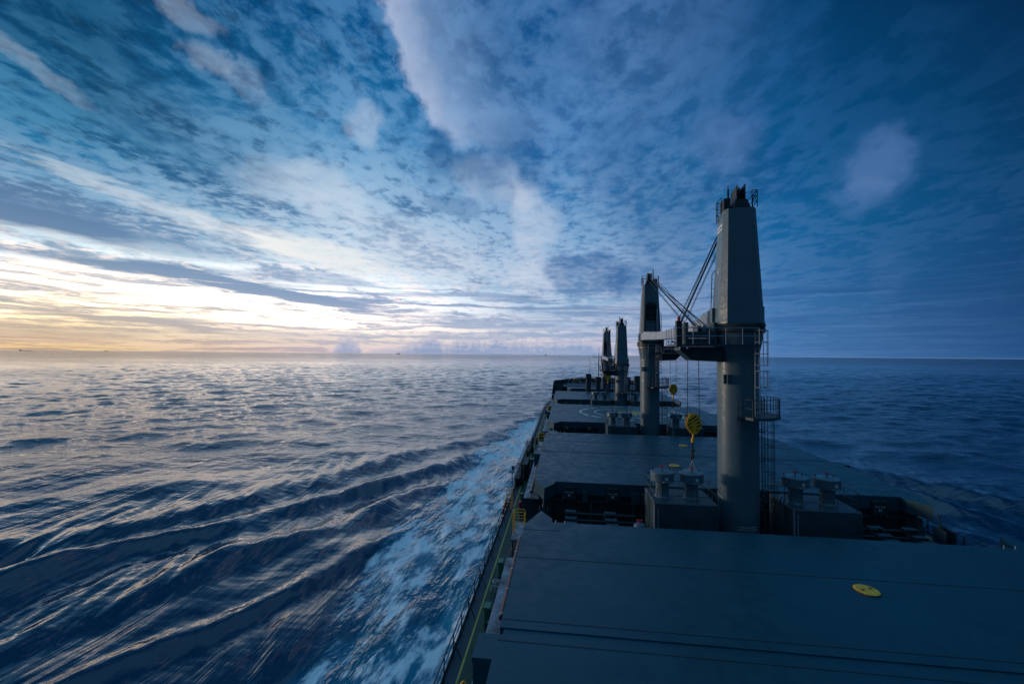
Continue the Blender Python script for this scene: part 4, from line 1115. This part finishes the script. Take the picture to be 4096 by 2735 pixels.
# ------------------------------------------------------------------ gear between the hatches
def gap_gear(y0, num, nm):
    for sgn, xb, sd_ in ((1, .15, 'port'), (1, 2.95, 'port'), (1, 20.4, 'starboard'), (1, 22.5, 'starboard')):
        t_ = thing('step_bridge', '%s stepped steel platform over the pipes, %s of the %s' % ('outer' if xb in (.15, 22.5) else 'inner', sd_, nm), 'platform', (xb+.45, y0+3.0, DZ), 0, 'stepped platforms between the hatches')
        for i, (yy, zz) in enumerate(((y0+5.6, 8.60), (y0+4.7, 8.44), (y0+4.0, 8.36))):
            m = MB(); m.box(xb, xb+.80, yy, yy+.42, zz, zz+.05); m.build('tread', STEEL, t_)
        for q in (0.02, .78):
            m = MB(); m.beam((xb+q, y0+3.6, 8.1), (xb+q, y0+6.1, 8.45), .05, .16); m.tube((xb+q, y0+4.6, DZ), (xb+q, y0+4.6, 8.2), .04, 6); m.build('side_beam', DARK, t_)
    for zz, yy, r_, nmx in ((8.05, y0+6.9, .11, 'upper'), (7.72, y0+6.5, .09, 'lower')):
        for sd_, xa, xb in (('port', .2, 5.3), ('starboard', 18.4, 23.5)):
            m = MB(); m.tube((xa, yy, zz), (xb, yy, zz), r_, 10)
            for x in np.arange(xa+.4, xb, 1.4): m.box(x-.06, x+.06, yy-.12, yy+.12, DZ, zz)
            tag(m.build('pipe_run', DARK), '%s steel pipe run crossing the %s half of the gap beside the %s' % (nmx, sd_, nm), 'pipe', 'pipe runs between the hatches')
    x, y = 4.95, y0+3.0
    t_ = thing('valve_post', 'small round valve post with red wheel left of the house at the %s' % nm, 'valve', (x, y, DZ), 0, 'valve posts between the hatches')
    m = MB(); m.lathe([(.42, 0), (.42, .1), (.26, .12), (.26, .95), (.36, 1.0), (.38, 1.55), (.33, 1.68), (0, 1.72)], (x, y, DZ+.95), 24); m.tube((x, y, DZ), (x, y, DZ+.96), .2, 12); m.build('body', CRANE, t_)
    m = MB(); m.torus((x, y, DZ+2.87), .17, .025); m.tube((x, y, DZ+2.6), (x, y, DZ+2.87), .03, 6); m.tube((x-.16, y, DZ+2.87), (x+.16, y, DZ+2.87), .015, 5); m.build('handwheel', RED, t_)
for yf_, num, nm in ((25.85, 4, 'nearest crane'), (55.45, 3, 'second crane'), (87.3, 2, 'third crane')): gap_gear(yf_, num, nm)
# hydraulic link between the pointed corners of neighbouring covers
for y0, y1, nm in ((27.75, 31.9, 'nearest crane'), (57.35, 62.2, 'second crane'), (89.2, 94.5, 'third crane')):
    for x, sd_ in ((XL+.86, 'port'), (XR-.86, 'starboard')):
        t_ = thing('hydraulic_ram', 'hydraulic arm between hatch corners, %s side abreast of the %s' % (sd_, nm), 'hydraulic arm', (x, (y0+y1)/2, DZ), 0, 'hydraulic arms between the hatch corners')
        ym = y1-.9
        m = MB(); m.tube((x, ym, 7.3), (x, ym+.55, 9.1), .10, 12); m.build('cylinder', STEEL, t_)
        m = MB(); m.tube((x, ym+.55, 9.1), (x, ym+.75, 9.7), .055, 10); m.build('piston_rod', STEEL, t_)
        m = MB(); m.bevbox(x-.26, x+.26, ym-.25, ym+.2, DZ, 7.3, .04); m.box(x-.30, x-.26, ym-.3, ym+.75, DZ, 8.9); m.box(x+.26, x+.30, ym-.3, ym+.75, DZ, 8.9); m.build('pedestal', STEEL, t_)

# ------------------------------------------------------------------ side rails
def side_rail(sgn, label):
    yy = np.arange(1.0, 127.5, 1.5); root = thing('side_railing', label, 'railing', (CX+sgn*HALF_BEAM, 60, DZ), 0, 'railings along the ship sides')
    hb = hull_half(yy)
    P = [Vector((CX+sgn*(h-.10), y, DZ)) for y, h in zip(yy, hb)]
    for i, p in enumerate(P):
        m = MB(); q = p+Vector((0, 0, 1.08)); m.beam(p, q, .085, .03, up=(1, 0, 0))
        ft = p-Vector((sgn*.34, 0, 0))+Vector((0, 0, .0)); m.beam(ft, p+Vector((0, 0, .78)), .07, .025, up=(1, 0, 0)) if i % 2 == 0 else None
        m.build('post', DARK, root)
    for k, r_ in ((1.08, .030), (.72, .018), (.40, .018)):
        m = MB(); m.path([p+Vector((0, 0, k)) for p in P], r_, 6); m.build('rail', STEEL if k > 1 else DARK, root)
    m = MB()
    for a, b in zip(P[:-1], P[1:]):
        o_ = Vector((sgn*.07, 0, 0)); m.beam(a+o_+Vector((0, 0, .07)), b+o_+Vector((0, 0, .07)), .02, .14)
    m.build('gunwale_bar', DARK, root)
side_rail(-1, 'dark railing along the port side, above the white bow wash')
side_rail(1, 'dark railing along the far starboard side of the deck')

# brown pipe along the port coaming ledge
for (y0, y1, lab) in ((18.0, 26.0, 'brown pipe on the ledge beside the nearest hatch cover'), (34.5, 43.0, 'brown pipe on the ledge of the second hatch cover'), (46.0, 54.0, 'farther brown pipe on the ledge of the second hatch cover')):
    t_ = thing('brown_pipe', lab, 'pipe', (XL-.30, (y0+y1)/2, 8.9), 0, 'brown pipes along the port ledge')
    m = MB(); m.tube((XL-.27, y0, 8.95), (XL-.27, y1, 8.95), .115, 14); m.build('pipe_body', BROWN, t_)
    for y in np.arange(y0+.15, y1, 1.9):
        m = MB(); m.lathe([(.12, -.04), (.135, -.04), (.135, .04), (.12, .04)], (XL-.27, y, 8.95), 14, axis='y'); m.box(XL-.31, XL-.23, y-.03, y+.03, 8.31, 8.84); m.build('clamp', JIBP, t_)

# yellow guard hoops at the ends of the coamings
def hoop(x, y, z, label, w=.78, h=1.5, rz=0.0):
    t_ = thing('guard_hoop', label, 'guard rail', (x, y, z), rz, 'yellow guard rails at the hatch corners')
    for dy, hh in ((0, h), (.55, h)):
        m = MB(); a = [(-w/2, dy, 0), (-w/2, dy, hh-.12), (-w/2+.1, dy, hh), (w/2-.1, dy, hh), (w/2, dy, hh-.12), (w/2, dy, 0)]
        m.path([tuple(parent_world(t_) @ Vector(p)) for p in a], .035, 8)
        for q in (.42, .72): m.tube(tuple(parent_world(t_) @ Vector((-w/2, dy, hh*q))), tuple(parent_world(t_) @ Vector((w/2, dy, hh*q))), .025, 6)
        m.build('hoop', YEL, t_)
hoop(-3.02, 29.6, DZ+1.2, 'bright yellow guard hoops by the near port hatch corner')
hoop(-3.05, 59.2, DZ+1.2, 'small yellow guard hoops farther forward on the port walkway')
hoop(-3.05, 90.5, DZ+1.2, 'tiny yellow guard hoops on the port side abreast of the third crane')
hoop(2*CX+3.0, 27.4, DZ+1.5, 'dim yellow guard hoops at the starboard hatch corner, far right')
hoop(-3.5, 14.7, DZ+.3, 'yellow guard rail at the bottom edge under the hatch bracket', w=.22, h=1.6)
for y, lab in ((29.7, 'grey steel landing under the near yellow guard hoops'), (59.3, 'grey steel landing under the second yellow guard hoops'), (90.6, 'grey steel landing under the farthest yellow guard hoops')):
    m = MB(); m.box(-3.5, -1.9, y-1.0, y+2.0, DZ+1.12, DZ+1.19)
    for a in (-3.4, -2.0):
        for b in (y-.9, y+1.9): m.tube((a, b, DZ), (a, b, DZ+1.12), .05, 6)
    tag(m.build('landing', WORN), lab, 'platform', 'steel landings at the hatch corners')
    m = MB()
    for q in (0, .5): m.path([(-2.0, y+q-.6, DZ+1.19), (-2.0, y+q-.5, DZ+2.2), (-1.8, y+q-.2, DZ+2.35), (-1.5, y+q+.4, DZ+1.6)], .03, 6)
    tag(m.build('handrail', STEEL), lab.replace('steel landing under', 'curved handrail inboard of'), 'handrail', 'curved handrails at the hatch corners')
# grab frames fixed on the gunwale side (yellow embarkation rails) and lifebuoys
t_ = thing('embarkation_rail', 'pale yellow ladder-like rails on the port gunwale above the lifebuoys', 'guard rail', (-4.7, 37.6, DZ))
for dy in (0, .9):
    m = MB(); y = 37.2+dy
    for q in (-.2, .25): m.tube((-4.75+q, y, DZ), (-4.75+q, y, DZ+1.75), .03, 6)
    for k in range(5): m.tube((-4.95, y, DZ+.4+k*.33), (-4.5, y, DZ+.4+k*.33), .02, 5)
    m.build('rail_frame', YEL, t_)
for y, zz, lab in ((34.9, DZ+.85, 'lower red and white lifebuoy on the port rail'), (36.1, DZ+.95, 'upper orange-red lifebuoy on the port rail')):
    t_ = thing('lifebuoy', lab, 'lifebuoy', (-4.86, y, zz), 0, 'lifebuoys on the port rail')
    m = MB(); m.torus((-4.86, y, zz), .29, .085, 'x', 28, 10); m.build('ring_body', RED if y < 35 else ORANGE, t_)
    for a in range(4):
        th = pi/4+a*pi/2; m = MB(); m.sphere((-4.86, y+.29*cos(th), zz+.29*sin(th)), .098, 10, 6); m.build('white_band', WHITE, t_)
t_ = thing('fire_cabinet', 'slim red fire hose box on the deck inboard of the walkway', 'cabinet', (-3.6, 36.0, DZ))
m = MB(); m.bevbox(-3.70, -3.50, 35.8, 36.2, DZ+.3, DZ+1.25, .02); m.build('cabinet_body', RED, t_)
m = MB(); m.box(-3.66, -3.54, 35.9, 36.1, DZ, DZ+.3); m.build('leg', DARK, t_)
# folded accommodation ladder stowed on the port side
t_ = thing('gangway', 'folded grey gangway stowed on edge along the port rail', 'gangway', (-4.6, 51, DZ))
y0, y1 = 43.5, 60.5
for x in (-4.96, -4.42):
    m = MB(); m.beam((x, y0, DZ+.95), (x, y1, DZ+.95), .05, .26); m.beam((x, y0, DZ+1.75), (x, y1, DZ+1.75), .04, .06)
    for y in np.arange(y0, y1+.1, 1.06): m.tube((x, y, DZ+.95), (x, y, DZ+1.75), .022, 5)
    m.build('side_truss', STEEL if x < -4.6 else DARK, t_)
for k, y in enumerate(np.arange(y0+.3, y1, .42)):
    m = MB(); m.box(-4.93, -4.45, y, y+.22, DZ+.86, DZ+.90); m.build('step', STEEL, t_)
for y in (y0+1.0, 51, y1-1.0):
    m = MB(); m.box(-5.0, -4.1, y-.09, y+.09, DZ+.02, DZ+.72); m.box(-4.35, -4.15, y-.09, y+.09, DZ+.72, DZ+2.2); m.build('cradle', DARK, t_)
m = MB(); m.bevbox(-4.3, -3.85, 46.2, 49.5, DZ, DZ+1.75, .04); m.build('winch_box', DARK, t_)
t_ = thing('gangway_lamp', 'teal-grey lamp on a bracket at the aft end of the gangway', 'lamp', (-5.1, 42.3, DZ+1.0))
m = MB(); m.tube((-5.35, 42.3, DZ+1.95), (-4.85, 42.3, DZ+1.95), .14, 12); m.build('lamp_head', JIBP, t_)
m = MB(); m.tube((-5.05, 42.35, DZ+.9), (-5.05, 42.35, DZ+1.85), .05, 8); m.box(-5.15, -4.95, 42.9, 43.2, DZ+1.9, DZ+2.3); m.build('bracket', DARK, t_)
# deck fittings along the port walkway: pipes, boxes, fairleads
rnd = random.Random(5)
def bollard(x, y, z, label, k=1.0, mat=None):
    t_ = thing('bollard', label, 'bollard', (x, y, z), 0, 'twin mooring bollards')
    for q in (-.45, .45):
        m = MB(); m.lathe([(.19*k, 0), (.19*k, .62*k), (.23*k, .64*k), (.23*k, .70*k), (0, .72*k)], (x, y+q*k, z), 16); m.build('post', mat or DARK, t_)
    m = MB(); m.box(x-.3*k, x+.3*k, y-.8*k, y+.8*k, z, z+.06); m.build('base_plate', DARK, t_)
bollard(-4.1, 66.0, DZ, 'twin bollard on the port walkway beside the helicopter marking hatch')
bollard(-4.1, 99.0, DZ, 'far twin bollard on the port walkway')
bollard(27.3, 62.0, DZ, 'twin bollard on the starboard walkway')
for i, (x, y, sx, sy, h, lab) in enumerate(((-3.78, 26.2, .30, .55, .95, 'green box nearest the brown pipe on the port walkway'), (-3.78, 21.6, .30, .5, .9, 'second green box, beside the worn ledge'), (-3.8, 39.4, .3, .4, .8, 'green box abreast of the lifebuoys'),
                                            (-3.8, 52.2, .35, .7, .9, 'green box on the port walkway beside the second hatch'), (-3.8, 69.5, .35, .8, 1.0, 'far green box on the port walkway'))):
    t_ = thing('hose_box', lab, 'box', (x, y, DZ), 0, 'green boxes along the port walkway')
    m = MB(); m.bevbox(x-sx/2, x+sx/2, y-sy/2, y+sy/2, DZ+.12, DZ+h, .03); m.build('box_body', GREENB, t_)
    m = MB(); m.box(x-sx/2-.02, x+sx/2+.02, y-sy/2-.02, y+sy/2+.02, DZ+h-.06, DZ+h+.03); m.build('box_lid', GREENB, t_)
    m = MB(); m.box(x-sx/2+.03, x+sx/2-.03, y-sy/2+.05, y+sy/2-.05, DZ, DZ+.12); m.build('box_foot', DARK, t_)
t_ = thing('deck_valve', 'pale pipework valve frame standing on the green port walkway', 'valve', (-3.85, 24.7, DZ))
m = MB(); m.torus((-3.85, 24.7, DZ+.5), .16, .025, 'z'); m.tube((-3.85, 24.7, DZ), (-3.85, 24.7, DZ+.5), .04, 8); m.tube((-4.02, 24.7, DZ+.5), (-3.68, 24.7, DZ+.5), .015, 5); m.build('handwheel', JIBP, t_)
m = MB(); m.path([(-4.05, 24.4, DZ), (-4.05, 24.4, DZ+.35), (-3.6, 24.4, DZ+.35), (-3.6, 25.1, DZ+.35), (-4.05, 25.1, DZ+.35), (-4.05, 25.1, DZ)], .04, 8); m.tube((-3.6, 24.4, DZ+.35), (-3.6, 24.4, DZ), .04, 8); m.build('pipework', JIBP, t_)
m = MB()
for q, r_ in ((0, .05), (.16, .035), (.30, .045)):
    m.tube((-3.55+q, 4, DZ+.16), (-3.55+q, 120, DZ+.16), r_, 8)
for y in np.arange(5, 120, 3.1): m.box(-3.62, -3.18, y-.05, y+.05, DZ, DZ+.12)
tag(m.build('pipe_bundle', STEEL), 'bundle of thin grey pipes running forward along the port coaming foot', 'pipes')
m = MB()
for q, r_ in ((0, .05), (.16, .035), (.30, .045)): m.tube((26.45+q, 4, DZ+.16), (26.45+q, 120, DZ+.16), r_, 8)
tag(m.build('pipe_bundle', STEEL), 'bundle of thin grey pipes along the starboard coaming foot', 'pipes')
for i in range(26):            # small mushroom-headed air pipes and fairlead rollers
    y = 44+i*3.0+rnd.random()*1.2; x = -3.75+rnd.random()*.25
    if 63 < y < 68 or 97 < y < 101: continue
    t_ = thing('air_pipe', 'small bent air pipe beside the port walkway', 'air pipe', (x, y, DZ), 0, 'small air pipes beside the port walkway')
    h = .55+rnd.random()*.5
    m = MB(); m.tube((x, y, DZ), (x, y, DZ+h), .06, 8); m.path([(x, y, DZ+h), (x+.05, y-.12, DZ+h+.1), (x+.05, y-.26, DZ+h-.05)], .06, 8); m.build('bent_pipe', rnd.choice([STEEL, JIBP, DARK]), t_)
    m = MB(); m.lathe([(.11, 0), (.11, .03), (.06, .03)], (x, y, DZ), 12); m.build('flange', DARK, t_)

# ------------------------------------------------------------------ bow gear
FZ = 10.1
t_ = thing('foremast', 'slender pale foremast with yards and a side platform on the bow', 'mast', (12.1, 152, FZ))
x, y = 12.05, 152.0
m = MB(); m.tube((x-.25, y, FZ), (x, y, 17.0), .30, 14, .24); m.tube((x, y, 17.0), (x+.1, y, 20.6), .24, 12, .15); m.build('mast_tube', MASTW, t_)
m = MB(); m.tube((x+.1, y, 20.6), (x+.12, y, 22.3), .05, 8); m.sphere((x+.12, y, 21.7), .13, 8, 6); m.build('top_light', DARK, t_)
m = MB(); m.box(x-3.2, x, y-.25, y+.25, 16.85, 16.95); m.tube((x-2.9, y, 16.9), (x-2.9, y, 18.3), .05, 6); m.tube((x-1.0, y, 16.9), (x-1.0, y, 18.0), .05, 6); m.tube((x-2.9, y, 17.9), (x-1.0, y, 17.9), .02, 5); m.tube((x-1.2, y, 16.8), (x-.1, y, 15.9), .04, 6); m.build('side_platform', MASTW, t_)
m = MB(); m.box(x-2.1, x+2.2, y-.2, y+.2, 19.25, 19.38)
for q in (-2.0, -1.6, -1.2, -.7, .7, 1.3, 1.9): m.tube((x+q, y, 19.3), (x+q, y, 19.9+.3*(abs(q) % .7)), .05, 6)
m.path([(x-2.1, y, 20.1), (x-.6, y, 20.1)], .02, 5); m.path([(x+.6, y, 20.2), (x+2.2, y, 20.2)], .02, 5); m.build('yard', MASTW, t_)
m = ladder_mesh(x+1.1, y, FZ, 19.2, .5, 0, .03, .8); m2 = ladder_mesh(x+1.6, y+.4, FZ, 18.8, .4, 0, .03, 1.2); m.add(m2.v, m2.f, True)
for z in (12, 14.4, 16.4, 18.2): m.tube((x, y, z), (x+1.4, y, z), .05, 6)
m.build('ladder', DARK, t_)
t_ = thing('jackstaff', 'thin dark pole with a curved top left of the foremast', 'pole', (8.7, 150, FZ))
m = MB(); m.path([(8.75, 150, FZ), (8.75, 150, 15.0), (8.9, 150, 16.0), (9.3, 150, 16.6)], .05, 6); m.build('pole_tube', DARK, t_)
def winch(x, y, label, mat=None, k=1.0):
    t_ = thing('mooring_winch', label, 'winch', (x, y, FZ), 0, 'mooring winches on the bow')
    m = MB(); m.lathe([(.45*k, -1.3*k), (.45*k, 1.3*k)], (x, y, FZ+.95*k), 20, axis='x'); m.build('drum', mat or MUDRED, t_)
    for q in (-1.35, -.1, 1.35):
        m = MB(); m.lathe([(.0, -.05), (.85*k, -.05), (.85*k, .05), (0, .05)], (x+q*k, y, FZ+.95*k), 24, axis='x'); m.build('flange', DARK, t_)
    m = MB(); m.lathe([(.62*k, -.55*k), (.70*k, 0), (.62*k, .55*k)], (x+.65*k, y, FZ+.95*k), 20, axis='x'); m.build('coiled_rope', MUDRED, t_)
    m = MB(); m.box(x-1.6*k, x+1.6*k, y-.7*k, y+.7*k, FZ, FZ+.18); m.box(x+1.45*k, x+1.9*k, y-.5*k, y+.5*k, FZ+.18, FZ+1.2*k); m.build('bed_frame', DARK, t_)
winch(6.3, 153.0, 'mooring winch with reddish rope, left of the trunk vents', None, 1.15)
winch(9.8, 151.5, 'mooring winch with brown rope, between the trunk vents', None, 1.2)
winch(16.5, 153.0, 'mooring winch on the starboard bow behind the cranes', None, 1.15)
winch(4.2, 156.0, 'small dark winch near the port bow bulwark', DARK, .8)
t_ = thing('yellow_reel', 'small round yellow reel on the port bow', 'reel', (3.9, 150, FZ))
m = MB(); m.torus((3.9, 150, FZ+1.25), .42, .15, 'y', 24, 8); m.build('reel_ring', YEL, t_)
m = MB(); m.lathe([(0, -.08), (.28, -.08), (.28, .08), (0, .08)], (3.9, 150, FZ+1.25), 16, axis='y'); m.build('reel_hub', BLK, t_)
m = MB(); m.box(3.84, 3.96, 149.95, 150.05, FZ, FZ+.9); m.build('reel_stand', DARK, t_)
for i, (x, y, lab) in enumerate(((.6, 146, 'twin bollard on the port bow, nearest the bulwark corner'), (2.4, 152, 'twin bollard on the port bow left of the yellow reel'), (8.2, 160, 'twin bollard far forward on the bow'), (21.5, 150, 'twin bollard on the starboard bow'))):
    bollard(x, y, FZ, lab, 1.3)
for i, (x, y, h, lab) in enumerate(((1.6, 149, 1.0, 'pale bent air vent nearest the port bow bulwark'), (2.9, 148, .8, 'pale bent air vent left of the yellow reel'), (5.0, 149, 1.2, 'pale bent air vent right of the yellow reel'))):
    m = MB(); m.path([(x, y, FZ), (x, y, FZ+h), (x+.25, y, FZ+h+.2), (x+.5, y, FZ+h)], .11, 10); tag(m.build('gooseneck_vent', JIBP), lab, 'air vent', 'bent air vents on the bow')
# bulwark inner frames on the bow
m = MB()
for sgn in (-1, 1):
    for y in np.arange(136, 168, 1.6):
        h = float(hull_half(y)); xo = CX+sgn*(h-.03); xi = xo-sgn*.45; top = DZ+5.35-.018*(y-134)
        m.add([(xo, y-.04, FZ), (xi, y-.04, FZ), (xo, y-.04, top), (xo, y+.04, FZ), (xi, y+.04, FZ), (xo, y+.04, top)], [(0, 1, 2), (5, 4, 3), (0, 3, 4, 1), (1, 4, 5, 2), (2, 5, 3, 0)])
struct(m.build('bulwark_frames', STEEL))
# aft closing plate of the bow bulwark, where the rail ends
m = MB()
for sgn in (-1, 1):
    h = float(hull_half(134.0)); xa, xb = sorted((CX+sgn*(h-.02), CX+sgn*(h-3.0))); m.box(xa, xb, 134.0, 134.15, DZ, DZ+5.2 if False else DZ+4.6)
struct(m.build('bulwark_end', STEEL))

# ------------------------------------------------------------------ far shipping on the horizon
def far_ship(azd, dist, L, H, label, white=False, flip=1, k=1.0):
    x, y = dist*sin(R(azd)), dist*cos(R(azd)); rz = -R(azd)
    t_ = thing('distant_ship', label, 'ship', (x, y, 0), rz, 'distant ships on the horizon')
    M = parent_world(t_); hm = FARWHITE if white else FARSHIP
    m = MB(); b = .075*L
    P = [(-L/2, -b), (L*.38, -b), (L/2, 0), (L*.38, b), (-L/2, b)]; m.prism([(a*flip, c) for a, c in (P if flip > 0 else P[::-1])], -2, H*.42); m.xf(M); m.build('hull_body', hm, t_)
    m = MB(); a, c = sorted((-flip*L*.45, -flip*L*.30)); m.bevbox(a, c, -b*.8, b*.8, H*.42, H*.95, .5); m.xf(M); m.build('bridge_house', FARWHITE if white else FARSHIP, t_)
    m = MB(); a, c = sorted((-flip*L*.42, -flip*L*.37)); m.box(a, c, -b*.3, b*.3, H*.95, H*1.25); m.xf(M); m.build('funnel', hm, t_)
    m = MB(); a, c = sorted((flip*L*.40, flip*L*.48)); m.box(a, c, -b*.4, b*.4, H*.42, H*.6); m.xf(M); m.build('bow_house', hm, t_)
far_ship(-21.98, 14000, 125, 38, 'small dark cargo ship on the horizon left of centre', flip=-1)
far_ship(-55.85, 15000, 190, 26, 'faint pale ship on the horizon at far left', white=True)
far_ship(-50.64, 16000, 70, 34, 'tiny ship speck on the horizon right of the far left ship')
far_ship(-2.43, 12000, 60, 40, 'tiny white ship on the horizon left of the far cranes', white=True)
